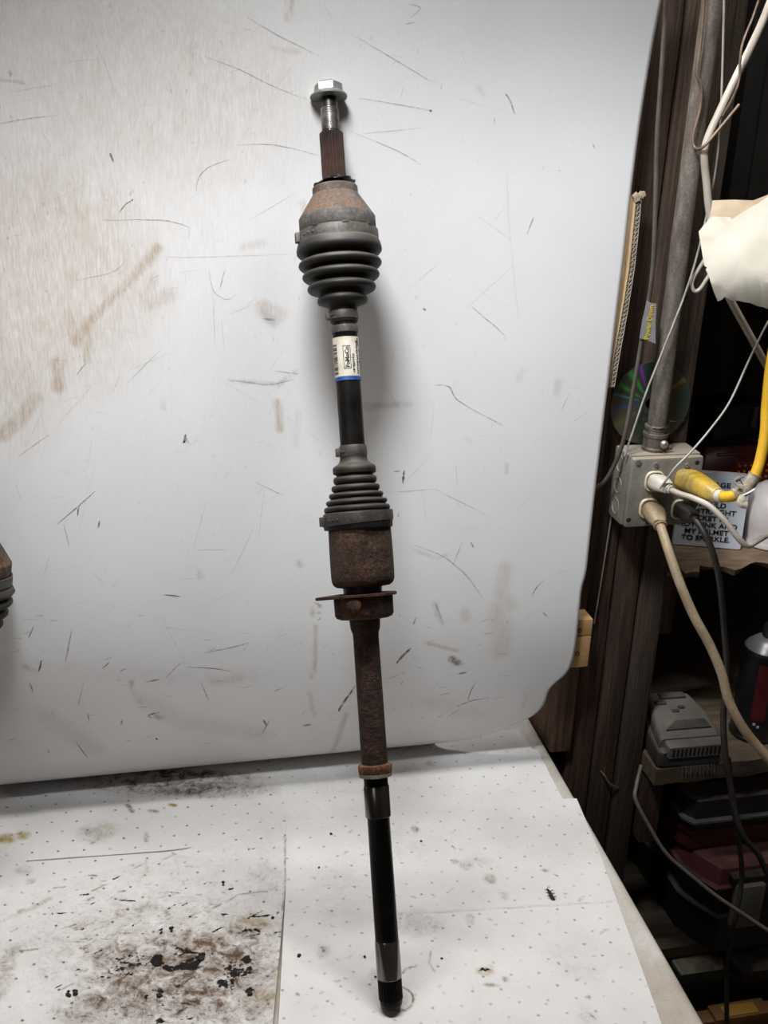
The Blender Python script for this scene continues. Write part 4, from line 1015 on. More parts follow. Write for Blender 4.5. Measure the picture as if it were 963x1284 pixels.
# --- conduit
aC = abz(828, 500, BS - 0.034)[0]; bC = BS - 0.034; rC = 0.0138
con = wthing('conduit', 'grey steel conduit pipe running up from the outlet box', 'conduit', aC, bC, zT)
obj('pipe', lathe([(0.018, rC), (2.36 - zT, rC)], 28), 'conduit_steel', con, 40)
obj('connector', lathe([(0.0, rC + .004), (0.004, rC + .0045), (.006, rC + .0030), (.020, rC + .0030), (.0215, rC + .0045), (.026, rC + .0045), (.027, rC + .0022), (.031, rC + .0022), (.0325, rC + .0034), (.0365, rC + .0034), (.038, rC)], 32), 'conduit_steel', con, 30)
bm = lathe([(0, .0062), (.003, .0062), (.006, .004), (.0066, .001)], 14); bmesh.ops.transform(bm, matrix=Matrix.Translation((0.006, -rC - .0025, 0.013)) @ Matrix.Rotation(math.pi / 2, 4, 'X'), verts=bm.verts)
obj('set_screw', bm, 'screw_steel', con, 35)
obj('screw_tab', box(0.002, 0.020, -rC - .0045, -rC - .0020, 0.004, 0.011, 0.0006), 'conduit_steel', con, 35)
obj('locking_wire', sweep([(rC * 1.1 * math.cos(a), -rC * 1.35 * abs(math.sin(a)) if k else 0, 0.034 + 0.001 * k) for k, a in enumerate(np.linspace(3.1, 0.0, 9))] + [(rC + .012, -0.006, 0.043), (rC + .028, -0.004, 0.043)], 0.0010, 6), 'black_steel', con, 50)

# --- compact disc
CDR = 0.0618
cdx, _, cdz = abz(815, 506, BS - 0.012)
cd = wthing('compact_disc', 'iridescent compact disc standing on the outlet box behind the conduit', 'disc', cdx, BS - 0.0125, max(zT + 0.001 + CDR, cdz - 0.006))
def annulus(r0, r1, y0, y1, seg=72):
    bm = bmesh.new()
    rg = lambda r, y: [Vector((r * math.cos(2 * math.pi * k / seg), y, r * math.sin(2 * math.pi * k / seg))) for k in range(seg)]
    R = [rg(r0, y0), rg(r1, y0), rg(r1, y1), rg(r0, y1)]
    add_rings(bm, R + [R[0]], False); bmesh.ops.remove_doubles(bm, verts=bm.verts, dist=1e-7)
    return bm
obj('disc_face', annulus(0.0195, CDR - .001, -0.0006, 0.0006), 'disc_painted_rainbow', cd, 30)
obj('disc_rim', annulus(CDR - .001, CDR, -0.00065, 0.00065), 'disc_hub', cd, 30)
hub = obj('disc_hub', annulus(0.0075, 0.0195, -0.0006, 0.0006), 'disc_hub', cd, 30)
obj('hub_ring', annulus(0.0165, 0.0175, -0.0009, -0.0005), 'disc_painted_rainbow', hub, 30)

# --- corrugated cardboard standing on edge beside the sheet
cb_pts = [(801, 246), (799.5, 262), (792, 336), (783, 392), (772, 452), (766.5, 486)]
bc = BS - 0.0395
cbP = [abz(px, py, bc) for px, py in cb_pts]
ztop, zbot = cbP[0][2], cbP[-1][2]
zr = np.array([p[2] for p in cbP])[::-1]; ar = np.array([p[0] for p in cbP])[::-1]
a_at = lambda z: float(np.interp(z, zr, ar))
cbT = thing('cardboard_sheet', 'torn corrugated cardboard on edge between the white sheet and the studs', 'cardboard', W(ar[0], bc, zbot))
def liner(name, da, m, w=0.0007, b0=0.0, b1=0.026):
    bm = bmesh.new(); rings = []
    for z in np.linspace(zbot, ztop - 0.002, 26):
        a = a_at(z) + da + 0.0005 * mnoise.noise(Vector((z * 40, da * 900, 0)))
        rings.append([W(a, bc + b0, z), W(a + w, bc + b0, z), W(a + w, bc + b1, z), W(a, bc + b1, z)])
    add_rings(bm, rings); return obj(name, bm, m, cbT, 0)
liner('liner', -0.0045, 'cardboard_face', b0=-0.001); liner('liner', 0.0042, 'cardboard_edge'); liner('liner', -0.0002, 'cardboard_edge', 0.0005)
for side, a0, a1, per in ((0, -0.0040, -0.0001, 0.0062), (1, 0.0003, 0.0042, 0.0068)):
    bm = bmesh.new(); rings = []; k = 0; z = zbot
    while z < ztop - 0.004:
        a = a_at(z) + (a0 if k % 2 == 0 else a1) + 0.0003 * random.uniform(-1, 1)
        rings.append([W(a, bc, z), W(a, bc, z + 0.0007), W(a, bc + 0.025, z + 0.0007), W(a, bc + 0.025, z)])
        z += per / 2 * random.uniform(0.9, 1.1); k += 1
    add_rings(bm, rings); obj('fluting', bm, 'cardboard_edge', cbT, 0)
bm = bmesh.new()
for k in range(5):
    add_box(bm, -0.003, 0.003, -0.002, 0.008, -0.004, 0.004, 0.0008, Matrix.Translation(W(a_at(ztop) + random.uniform(-.005, .005), bc, ztop - 0.002 + random.uniform(-.003, .004))) @ Matrix.Rotation(random.uniform(0, 3), 4, 'Y'))
obj('torn_tuft', bm, 'tan_paper', cbT, 40)

for o in children(cbT): o.matrix_parent_inverse = Matrix.Translation(-cbT.location)

# --- brown flat cable with a taped flag
B1 = BS - 0.052
brn = wcable('cable', [(836, -60, B1), (835, 0, B1), (831, 70, B1), (824, 170, B1), (822, 250, B1), (819, 330, B1), (812, 385, B1), (804, 430, B1), (794, 490, B1), (781, 555, B1), (763, 597, B1 + .012), (748, 611, B1 + .032), (735, 615, B1 + .043)], 0.0043, 'brown_cable',
             'brown flat cable hanging past the disc, with a taped flag', 'cable', None, 0.7)
bt_ = B1 - 0.006
fl = [abz(px, py, bt_) for px, py in ((811.5, 377), (816, 380), (823, 381), (822, 405), (822, 431), (812, 427), (802, 424), (806, 400))]
bm = bmesh.new(); add_rings(bm, [[W(*p) for p in fl], [W(p[0], p[1] + 0.0008, p[2]) for p in fl]])
flag = obj('tape_flag', bm, 'grey_tape', brn, 0)
me = text_mesh('Power Down', 0.0105, 0.0003, 0.0002)
p0 = Vector(W(*abz(813.5, 426, bt_ - 0.0006))); p1 = Vector(W(*abz(820, 383, bt_ - 0.0006)))
ex = (p1 - p0).normalized(); en = Vector((SA, -CA, 0)); ey = en.cross(ex).normalized()
wd = max(v.co.x for v in me.vertices)
for v in me.vertices: v.co = p0 + ex * (v.co.x * (p1 - p0).length / wd) + ey * v.co.y * 1.0 + en * v.co.z
link('handwriting', me, 'yellow_ink', flag, 0)

# --- thin cords and wires
B2 = BS - 0.060
wcable('twisted_cord', [(909, -40, B2), (908, 0, B2), (906, 80, B2), (903, 160, B2), (897, 215, B2), (889, 255, B2), (878, 305, B2), (862, 360, B2), (835, 430, B2), (811, 490, B2), (794, 540, B2), (783, 572, B2 + .002)], 0.0015, 'thin_wire', 'thin pale twisted cord hanging slantwise across the conduit', 'cord', seg=6)
wcable('thin_wire', [(769, 628, BS - .007), (766, 650, BS - .006), (760, 690, BS - .006), (752, 740, BS - .006), (745, 782, BS - .005)], 0.0011, 'thin_wire', 'thin grey wire running down the stud under the outlet box', 'wire', seg=6)
wcable('bent_wire', [(884, -40, BS - .052), (883, 0, BS - .052), (879, 50, BS - .052), (874, 92, BS - .052), (879, 108, BS - .053), (878, 135, BS - .053), (869, 172, BS - .054), (872, 186, BS - .06), (882, 184, BS - .082), (900, 164, BS - .084), (927, 131, BS - .084)], 0.0021, 'rusty_wire', 'rusty bent hook of wire in front of the conduit', 'wire', seg=8)
wcable('thin_wire', [(955, -10, BS - .085), (944, 22, BS - .085), (932, 52, BS - .085), (928, 75, BS - .085), (927, 100, BS - .084), (918, 125, BS - .082), (906, 145, BS - .075)], 0.0017, 'rusty_wire', 'thin brown wire twisted along the thick cream cable', 'wire', seg=6)
B3 = BS - 0.072
wcable('cable', [(1090, -420, B3), (1030, -180, B3), (985, -50, B3), (960, 18, B3), (942, 58, B3), (920, 103, B3), (901, 143, B3), (888, 172, B3), (883, 195, B3), (886, 230, B3), (889, 262, B3), (895, 300, B3), (905, 350, B3), (918, 380, B3), (940, 420, B3), (963, 462, B3), (1010, 545, B3), (1080, 680, B3), (1130, 860, B3)], 0.0052, 'cream_cable', 'thick cream cable sweeping down from the upper right corner behind the paper', 'cable')
wcable('wire_hook', [(892, 310, BS - .062), (884, 325, BS - .06), (871, 346, BS - .055), (867.5, 357, BS - .055), (871, 365, BS - .055), (878, 362, BS - .056), (886, 350, BS - .058), (897, 334, BS - .06)], 0.0027, 'cream_cable', 'small white wire hook beside the edge of the paper', 'hook')
cable('thin_wire', [(828, 612, 1.622), (836, 601, 1.610), (848, 585, 1.60), (866, 567, 1.60), (890, 539, 1.60), (915, 504, 1.60), (940, 450, 1.59), (963, 404, 1.58), (1000, 340, 1.57), (1070, 190, 1.56), (1110, -100, 1.55), (1120, -420, 1.54)], 0.0016, 'thin_wire')
tag(bpy.context.scene.objects['thin_wire.002'], 'thin grey wire stretched from the white plug up to the right edge', 'wire')

# --- plugs and cords
def plug_cord(label, cord_m, plug_m, body, radii, ctrl, r, flat=0.8, name='extension_cord', power=4.0):
    t = thing(name, label, 'power cord', at_t(*body[0]))
    inv = Matrix.Translation(-t.location)
    bm = sweep([at_t(*q) for q in catmull(body, 5)], [x[0] for x in catmull([(q,) for q in radii], 5)], 20, flat, power); bmesh.ops.transform(bm, matrix=inv, verts=bm.verts)
    pl = obj('plug', bm, plug_m, t, 45)
    bm = sweep(cable_pts(ctrl), r, 12); bmesh.ops.transform(bm, matrix=inv, verts=bm.verts)
    obj('cord', bm, cord_m, t, 60)
    # strain relief rings
    c = [at_t(*q) for q in catmull(ctrl, 8)][:6]
    for k in (0, 2):
        bm = sweep([c[k], c[k] + (c[k + 1] - c[k]) * 0.8], [r * 1.5, r * 1.35], 14); bmesh.ops.transform(bm, matrix=inv, verts=bm.verts)
        obj('strain_relief', bm, plug_m, pl, 40)
    return t, inv
plug_cord('white cord with a white plug in the upper left socket', 'cream_cable', 'white_plastic', [(817, 600.5, 1.672), (822, 603, 1.655), (829, 607, 1.638), (838, 612, 1.622)], [0.0125, 0.0135, 0.0135, 0.0095],
          [(838, 612.5, 1.622), (852, 619, 1.607), (870, 625, 1.60), (890, 635, 1.59), (910, 654, 1.585), (925, 674, 1.585), (937, 684, 1.59), (950, 678, 1.60), (966, 669, 1.62), (1000, 655, 1.65), (1060, 660, 1.68), (1120, 720, 1.72), (1150, 860, 1.76)], 0.0042)
yt, yinv = plug_cord('yellow extension cord with a dusty clear yellow plug in the upper right socket', 'yellow_cord', 'yellow_plug', [(855, 598, 1.676), (864, 602, 1.655), (876, 608, 1.630), (890, 616, 1.602), (899, 621, 1.590)], [0.0165, 0.0175, 0.0165, 0.0140, 0.0095],
          [(897, 620.5, 1.592), (910, 623, 1.575), (924, 620, 1.565), (938, 609, 1.565), (948, 593, 1.562), (955, 570, 1.56), (960, 540, 1.555), (962, 505, 1.55), (970, 440, 1.54), (995, 330, 1.53), (1015, 120, 1.52), (1030, -150, 1.50), (1040, -420, 1.48)], 0.0076, 0.85)
bm = sweep([at_t(899, 621.5, 1.588), at_t(906, 622.5, 1.58)], [0.0088, 0.0088], 16); bmesh.ops.transform(bm, matrix=yinv, verts=bm.verts); obj('white_band', bm, 'white_plastic', yt, 40)
bm = sweep([at_t(*q) for q in catmull([(921, 621, 1.567), (930, 616, 1.565), (939, 608, 1.565), (947, 595, 1.562)], 5)], [0.0085 + 0.0018 * random.random() for _ in range(16)], 12); bmesh.ops.transform(bm, matrix=yinv, verts=bm.verts); tp = obj('tape_wrap', bm, 'tape', yt, 50)
for pts, rr, mm in (([(930, 612, 1.553), (921, 604, 1.55), (928, 600, 1.552)], .0035, 'tape'), ([(932, 622, 1.553), (928, 631, 1.55), (937, 634, 1.55)], .005, 'tape'), ([(928, 622, 1.555), (938, 618, 1.55), (946, 613, 1.55)], .0022, 'white_plastic'), ([(931, 607, 1.555), (928, 601, 1.55), (933, 598, 1.55)], .0018, 'black_cord')):
    bm = sweep([at_t(*q) for q in catmull(pts, 4)], rr, 8, 0.4); bmesh.ops.transform(bm, matrix=yinv, verts=bm.verts); obj('tape_end', bm, mm, tp, 50)
plug_cord('beige cord with a beige plug in the lower left socket, hanging down', 'beige_cord', 'beige_cord', [(815, 635, 1.684), (818, 639, 1.668), (823, 648, 1.648), (827, 657, 1.632)], [0.0130, 0.0142, 0.0135, 0.0085],
          [(827.5, 658, 1.632), (831, 668, 1.622), (838, 690, 1.61), (852, 730, 1.60), (870, 772, 1.60), (890, 809, 1.60), (905, 845, 1.60), (913, 876, 1.60), (927, 905, 1.60), (945, 930, 1.60), (985, 975, 1.60), (1060, 1060, 1.61), (1110, 1180, 1.62), (1120, 1400, 1.64)], 0.0066)
plug_cord('black cord with a black plug in the lower right socket', 'black_cord', 'black_cord', [(852, 637, 1.690), (857, 640, 1.672), (864, 645, 1.650), (870, 650, 1.634)], [0.0125, 0.0135, 0.0125, 0.0085],
          [(870.5, 650.5, 1.634), (878, 660, 1.625), (887, 676, 1.62), (896, 700, 1.63), (903, 735, 1.65), (908, 790, 1.69), (911, 840, 1.71), (907, 900, 1.72), (910, 950, 1.73), (916, 985, 1.74), (922, 1020, 1.745), (933, 1050, 1.75), (950, 1070, 1.76), (963, 1096, 1.77), (985, 1125, 1.78), (1040, 1210, 1.78), (1060, 1400, 1.80)], 0.0047)
tag(cable('cord', [(913, 950, 1.745), (918, 1000, 1.765), (927, 1060, 1.79), (930, 1100, 1.81), (923, 1148, 1.82), (915, 1178, 1.84), (911, 1220, 1.87), (912, 1310, 1.9)], 0.0040, 'black_cord'), 'dark dusty cord hanging straight down over the tool cases', 'cord')
tag(cable('cord', [(804, 960, 1.83), (798, 985, 1.81), (797, 1003, 1.80), (812, 1033, 1.80), (835, 1070, 1.80), (865, 1097, 1.80), (900, 1125, 1.80), (940, 1152, 1.80), (990, 1188, 1.80), (1060, 1260, 1.80), (1090, 1420, 1.82)], 0.0034, 'brown_cable'), 'thin brown cord slanting down across the tool cases', 'cord')

# --- crumpled paper at the right edge
def paper(name, outline, t0, m, parent, amp, bulge, sd):
    bm = bmesh.new(); vs_ = [bm.verts.new((px, -py, 0)) for px, py in outline]
    f = bm.faces.new(vs_); bmesh.ops.triangulate(bm, faces=[f])
    for _ in range(3): bmesh.ops.subdivide_edges(bm, edges=[e for e in bm.edges if e.calc_length() > 7], cuts=1)
    bmesh.ops.triangulate(bm, faces=bm.faces)
    for v in bm.verts:
        px, py = v.co.x, -v.co.y
        n = mnoise.fractal(Vector((px * 0.018, py * 0.018, sd)), 0.8, 2.0, 4) * amp
        r = max(0.0, (py - 335) / 50.0)
        t = t0 + n + bulge * (r * r) + 0.0003 * (px - 900) * -1.0
        v.co = at_t(px, py, t)
    # real thickness
    r = bmesh.ops.solidify(bm, geom=bm.faces[:], thickness=0.0007)
    return obj(name, bm, m, parent, 25)
pap = thing('paper_sheet', 'crumpled cream paper with a torn lower edge at the right edge, over the cream cable', 'paper', at_t(920, 300, 1.49))
for nm, o_, t_, m_, am, bu, sd in (('paper_front', [(876, 291), (888, 276), (893, 272), (915, 273), (917, 276), (935, 264), (950, 256), (963, 247), (1010, 215), (1040, 260), (1040, 400), (1000, 398), (980, 392), (963, 388), (957, 385), (950, 384), (941, 380), (934, 379), (925, 377), (917, 377), (909, 372), (905, 376), (900, 378), (895, 366), (890, 350), (885, 338), (887, 336), (883, 333), (880, 315)], 1.475, 'cream_paper', 0.0045, 0.03, 1.3),
                                   ('paper_fold', [(888, 277), (892, 262), (893, 252), (920, 251), (944, 252), (960, 246), (1000, 225), (1010, 250), (970, 290), (917, 290), (893, 282)], 1.495, 'tan_paper', 0.004, 0.0, 4.1)):
    o = paper(nm, o_, t_, m_, pap, am, bu, sd); o.matrix_parent_inverse = Matrix.Translation(-pap.location)

# --- two pine offcuts screwed to the studs
for (lab, pyT, pyB, pxR, sy) in (('upper pale pine offcut with one screw, beside the edge of the sheet', 776, 796.5, 744, 790.5), ('lower pale pine offcut with one screw, beside the edge of the sheet', 797, 835.5, 741.5, 819.5)):
    bP = BS - 0.048
    a1, _, z1 = abz(pxR, pyT, bP); z0 = abz(pxR, pyB, bP)[2]
    pb = wthing('wood_block', lab, 'wood block', a1, bP, z0, 'pine offcuts beside the sheet')
    obj('block', box(-0.034, 0, 0, 0.040, 0, z1 - z0 - 0.0006, 0.0012), 'pine', pb, 40)
    xs, _, zs = abz(726.5 if sy < 800 else 724, sy, bP)
    face_disc('screw', xs - a1, zs - z0, 0.0, 0.0034, 0.0008, 'hole_black', pb, 14); face_disc('screw_head', xs - a1, zs - z0, -0.0006, 0.0020, 0.0006, 'screw_steel', pb, 12)

# ================================================================== shelves to the right of the studs
sh = wthing('shelving_unit', 'dark wooden shelving holding cases and tools to the right of the studs', 'shelving', 0.86, 1.45, ZF)
SX, SY = 0.86, 1.45
def board(name, a0, a1, b0, b1, z0, z1, m, ragged=0.0):
    bm = bmesh.new(); n = 40; rows = []
    for i in range(n + 1):
        a = a0 + (a1 - a0) * i / n
        j = ragged * (mnoise.fractal(Vector((a * 22, 3.1, 0)), 0.7, 2.0, 4)) + ragged * 0.5
        rows.append([Vector((a - SX, b0 + j - SY, z0 + ragged * .25 - ZF)), Vector((a - SX, b0 + j * .6 - SY, z1 - ZF)), Vector((a - SX, b1 - SY, z1 - ZF)), Vector((a - SX, b1 - SY, z0 - ZF))])
    add_rings(bm, rows); return obj(name, bm, m, sh, 30)
board('shelf_board', 0.816, 1.40, 1.435, 1.95, -0.062, -0.030, 'shelf_wood', 0.006)
board('shelf_board', 0.885, 1.40, 1.555, 2.00, 0.236, 0.260, 'torn_wood', 0.05)
board('shelf_board', 0.885, 1.40, 1.458, 1.95, -0.455, -0.432, 'shelf_wood')
board('shelf_board', 0.885, 1.40, 1.36, 1.95, -0.640, -0.620, 'shelf_wood')
board('shelf_board', 0.90, 1.40, 1.66, 2.10, 0.770, 0.790, 'stud_wood_dark')
for (a, b) in ((1.375, 1.46), (1.375, 1.92), (0.83, 2.02)):
    obj('upright', box(a - SX, a - SX + 0.04, b - SY, b - SY + 0.04, 0, 1.9), 'stud_wood_dark', sh, 0)
a_, b_2, z_ = abz(829, 738, 1.60); obj('cleat', box(a_ - SX, a_ - SX + 0.030, 1.60 - SY, 1.64 - SY, abz(840, 794, 1.6)[2] - ZF, 0.236 - ZF), 'stud_wood_red', sh, 0)
obj('bracket', box(0.822 - SX, 0.852 - SX, 1.47 - SY, 1.50 - SY, -0.20 - ZF, -0.062 - ZF), 'stud_wood', sh, 0)

# --- printed sign
q0 = to_w(at_z(843, 683, 0.2605)); q1 = to_w(at_z(928, 690, 0.2605))
sang = math.atan2(q1[1] - q0[1], q1[0] - q0[0]); sw = math.hypot(q1[0] - q0[0], q1[1] - q0[1])
sg = wthing('printed_sign', 'pale blue sign board with black lettering standing on the torn shelf', 'sign', q0[0], q0[1], 0.2618, None, sang)
SHt = 0.132
def rrect(w, h, r, y, n=6):
    out = []
    for cx_, cz_, a0 in ((w - r, h - r, 0), (r, h - r, 90), (r, r * .3, 180), (w - r, r * .3, 270)):
        rr = r if cz_ > r else r * .3
        for k in range(n + 1):
            a = math.radians(a0 + 90 * k / n); cx2 = (w - rr if cx_ > w / 2 else rr); cz2 = (h - rr if cz_ > r else rr)
            out.append(Vector((cx2 + rr * math.cos(a), y, cz2 + rr * math.sin(a))))
    return out
bm = bmesh.new(); add_rings(bm, [rrect(sw, SHt, .009, 0), rrect(sw, SHt, .009, 0.016)])
bmesh.ops.transform(bm, matrix=Matrix.Rotation(math.radians(-3), 4, 'X'), verts=bm.verts)
brd = obj('sign_board', bm, 'sign_face', sg, 30)
for k, s_ in enumerate(('MANAGE', 'THE B', '', 'WOULD', 'MY STRAIGHT', 'JACKET IN', 'HOT PINK AND', 'MY HELMET', 'TO SPARKLE.')):
    if not s_: continue
    me = text_mesh(s_, 0.0122, 0.0003, 0.00028, 'CENTER')
    zz = 0.1085 - k * 0.01215
    for v in me.vertices:
        x, y, t = v.co
        v.co = Vector((sw * 0.47 + x * 1.16, -0.0008 - t, zz + y)); v.co = Matrix.Rotation(math.radians(-3), 3, 'X') @ v.co
    link('lettering', me, 'ink', brd, 0)

# --- white dome, tail lamp, box
dm = wthing('white_dome', 'white rounded dome beside the printed sign at the right edge', 'dome', 1.098, 1.668, 0.2605)
obj('dome_shell', lathe([(0.0, .046), (.004, .052), (.012, .054), (.016, .0525), (.035, .057), (.055, .0575), (.075, .053), (.092, .042), (.104, .026), (.109, .010), (.1095, .001)], 48), 'white_dome', dm, 50)
obj('dome_rim', lathe([(0.0, .050), (.002, .0545), (.009, .0550), (.012, .054)], 48, None, False), 'white_dome', dm, 50)
tl = wthing('tail_lamp', 'dark red tail lamp lens with a patch of amber dots behind the sign', 'tail lamp', 1.02, 1.80, 0.2605)
obj('lamp_housing', box(0, 0.26, 0.02, 0.10, 0, 0.135, 0.006), 'dark_plastic', tl, 40)
lens = obj('lens', box(0.002, 0.258, 0.0, 0.022, 0.004, 0.131, 0.006), 'tail_red', tl, 40)
obj('lens_rib', box(0.03, 0.22, -0.003, 0.002, 0.112, 0.118, 0.001), 'tail_red', lens, 40)
am = obj('amber_panel', box(0.070, 0.155, -0.002, 0.002, 0.050, 0.100, 0.001), 'tail_red', lens, 40)
dotm = lathe([(0, .0028), (.0015, .0024), (.0022, .001)], 10)
bmesh.ops.transform(dotm, matrix=Matrix.Rotation(math.pi / 2, 4, 'X'), verts=dotm.verts)
dme = bpy.data.meshes.new('amber_dot'); dotm.to_mesh(dme); dotm.free(); dme.materials.append(MATS['tail_amber'])
for i in range(7):
    for j in range(4):
        o = bpy.data.objects.new('amber_dot', dme); COL.objects.link(o); o.parent = am; o.location = (0.077 + i * 0.0115, -0.002, 0.057 + j * 0.0115)
kb = wthing('storage_box', 'black plastic box lying on the tail lamp', 'box', 1.045, 1.815, 0.3965, None, 0.15)
obj('box_body', box(0, 0.10, 0, 0.07, 0, 0.055, 0.005), 'navy_plastic', kb, 40)
obj('box_lid', box(-0.002, 0.102, -0.002, 0.072, 0.055, 0.066, 0.003), 'navy_plastic', kb, 40)
obj('box_clip', box(0.078, 0.088, -0.006, 0.001, 0.020, 0.060, 0.001), 'tool_grey', kb, 40)
gc = wthing('carton', 'dark grey carton on the shelf above the paper', 'carton', 0.965, 1.74, 0.7905)
obj('carton_body', box(0, 0.36, 0, 0.28, 0, 0.50, 0.003), 'case_grey', gc, 40)
for k in range(3): obj('carton_rib', box(0.03 + 0.09 * k, 0.05 + 0.09 * k, -0.006, 0.001, 0.0, 0.49, 0.002), 'case_grey', gc, 40)

# --- spray can
cc = to_w(at_z(943, 918, -0.0295))
can = wthing('spray_can', 'dark red and black spray can standing at the right edge of the shelf', 'spray can', cc[0], cc[1], -0.0295)
obj('can_body', lathe([(0, .036), (.002, .0395), (.006, .0400), (.008, .0385), (.160, .0385), (.164, .0395), (.167, .0385)], 40), 'can_black', can, 35)
for a0, a1 in ((-2.35, -1.75), (-1.3, 0.2)):
    bm = bmesh.new(); n = 10; R = []
    for z in (0.045, 0.150):
        for rr in (0.0387, 0.0391): R.append([bm.verts.new((rr * math.cos(a0 + (a1 - a0) * i / n), rr * math.sin(a0 + (a1 - a0) * i / n), z)) for i in range(n + 1)])
    for i in range(n):
        bm.faces.new((R[1][i], R[1][i + 1], R[3][i + 1], R[3][i])); bm.faces.new((R[0][i], R[2][i], R[2][i + 1], R[0][i + 1]))
    obj('can_print', bm, 'can_red', can, 40)
for k in range(2):
    M = Matrix.Rotation(-2.15 + k * 0.17, 4, 'Z')
    obj('can_mark', box(0.0386, 0.0392, -0.0022, 0.0022, 0.036 - k * .004, 0.0405 - k * .004, 0, M), 'white_plastic', can, 0)
obj('can_shoulder', lathe([(.166, .037), (.172, .0330), (.182, .022), (.186, .014)], 40), 'can_grey', can, 35)
obj('nozzle', lathe([(.184, .007), (.190, .0125), (.205, .012), (.210, .009)], 24), 'can_black', can, 35)

# --- dusty vented plastic tool on the shelf
P0 = to_w(at_z(803, 947, -0.0295)); P1 = to_w(at_z(893, 947, -0.0295))
cg = wthing('power_tool', 'dusty grey plastic power tool with a row of vent slots, beside the studs', 'power tool', 0.8165, 1.438, -0.0295, None, -0.03)
TW = 0.112
def loft(sections):
    bm = bmesh.new(); rings = []
    for y, x0, x1, z0, z1, r in sections:
        rg = []
        for cx_, cz_, a0 in ((x1 - r, z1 - r, 0), (x0 + r, z1 - r, 90), (x0 + r * .6, z0 + r * .6, 180), (x1 - r * .6, z0 + r * .6, 270)):
            rr = r if cz_ > (z0 + z1) / 2 else r * .6
            for k in range(5):
                a = math.radians(a0 + 22.5 * k); rg.append(Vector((cx_ + rr * math.cos(a), y, cz_ + rr * math.sin(a))))
        rings.append(rg)
    add_rings(bm, rings); return bm
obj('tool_base', loft([(0.000, .006, TW - .004, .004, .030, .008), (0.006, .000, TW, .0, .034, .010), (0.060, .004, TW - .002, .0, .040, .010), (0.120, .020, TW - .010, .0, .046, .010), (0.150, .030, TW - .014, .002, .040, .010)]), 'tool_dark', cg, 45)
shell = obj('tool_shell', loft([(0.010, .004, TW - .002, .030, .050, .008), (0.020, .005, TW - .002, .030, .056, .010), (0.060, .010, TW - .004, .034, .066, .010), (0.110, .024, TW - .012, .040, .070, .012), (0.140, .032, TW - .016, .036, .060, .012)]), 'tool_grey', cg, 45)
obj('front_band', loft([(-0.004, .016, TW - .002, .021, .041, .003), (0.012, .012, TW - .002, .020, .048, .004)]), 'tool_grey', cg, 45)
for k in range(12):
    x = 0.022 + k * 0.0072
    obj('vent_slot', box(x, x + .0032, -0.0050, -0.0030, 0.024, 0.038, 0.0004), 'hole_black', cg, 0)
obj('grip_inset', loft([(0.022, .018, TW - .014, .050, .0595, .002), (0.040, .040, TW - .018, .056, .0640, .002)]), 'tool_dark', shell, 45)
for (x0, x1, y0, y1, z) in ((.040, .085, .096, .112, .0722), (.026, .044, .082, .092, .0702), (.046, .058, .060, .067, .0672), (.060, .071, .068, .075, .0690)):
    obj('button', box(x0, x1, y0, y1, z - .010, z + .0008, 0.0006), 'tool_dark', shell, 40)
for k in range(14):
    x = 0.046 + k * 0.0042
    obj('bristle', sweep([(x, 0.004, 0.004), (x + random.uniform(-.002, .002), -0.004, -0.004), (x + random.uniform(-.003, .003), -0.009, -0.012)], [.0012, .0010, .0004], 5), 'tool_dark', cg, 40)
for k in range(7): obj('side_fin', box(TW - .012, TW - .0085, .060 + k * .009, .064 + k * .009, .046, .060, 0.0004), 'tool_dark', shell, 0)

# --- tool cases
def tool_case(label, m_lid, m_body, aL_, bF, cham, z0, zr, z1, w=0.42, d=0.36, lid_in=0.012, rim_m=None, handle=False):
    t = wthing('tool_case', label, 'tool case', aL_, bF, z0, 'stacked tool cases')
    def outl(ins, z, c=cham):
        x0, x1, y0, y1 = ins, w - ins, ins, d - ins
        return [Vector(p) for p in ((x0, y0 + c[1], z), (x0 + c[0] * .35, y0 + c[1] * .55, z), (x0 + c[0], y0, z), (x1 - c[0], y0, z), (x1, y0 + c[1], z), (x1, y1, z), (x0, y1, z))]
    H = z1 - z0; R = zr - z0
    bm = bmesh.new(); add_rings(bm, [outl(.014, 0), outl(.008, .004), outl(.005, R - .006)]); obj('case_base', bm, m_body, t, 25)
    bm = bmesh.new(); add_rings(bm, [outl(.004, R - .007), outl(0, R - .006), outl(-.001, R - .001), outl(.003, R)]); obj('case_rim', bm, rim_m or m_lid, t, 25)
    bm = bmesh.new(); add_rings(bm, [outl(.007, R), outl(lid_in * .8, H - .005), outl(lid_in + .004, H)]); obj('case_lid', bm, m_lid, t, 25)
    return t
tool_case('grey tool case at the bottom of the stack', 'case_grey', 'case_black', 0.930, 1.426, (.040, .075), -0.4315, -0.345, -0.312, lid_in=0.02)
c2_ = tool_case('red tool case with a grey latch, second from the bottom of the stack', 'case_red', 'case_black', 0.915, 1.412, (.032, .065), -0.311, -0.268, -0.238, lid_in=0.02, rim_m='case_red')
obj('latch', box(0.066, 0.118, -0.014, 0.004, -0.038, 0.050, 0.003), 'latch_grey', c2_, 40)
obj('latch_recess', box(0.060, 0.130, -0.004, 0.016, 0.044, 0.062, 0.002), 'case_black', c2_, 40)
for k in range(2): obj('lid_groove', box(0.055, 0.12, 0.05 + k * .03, 0.053 + k * .03, 0.0715, 0.0738), 'case_black', c2_, 0)
tool_case('dark red tool case directly under the black case', 'case_red', 'case_red', 0.897, 1.470, (.020, .045), -0.237, -0.190, -0.178, lid_in=0.004)
tool_case('black case with a dusty flat top and pale rim, topmost of the stack', 'case_black', 'case_black', 0.893, 1.448, (.014, .022), -0.177, -0.153, -0.113, lid_in=0.010, rim_m='can_grey')
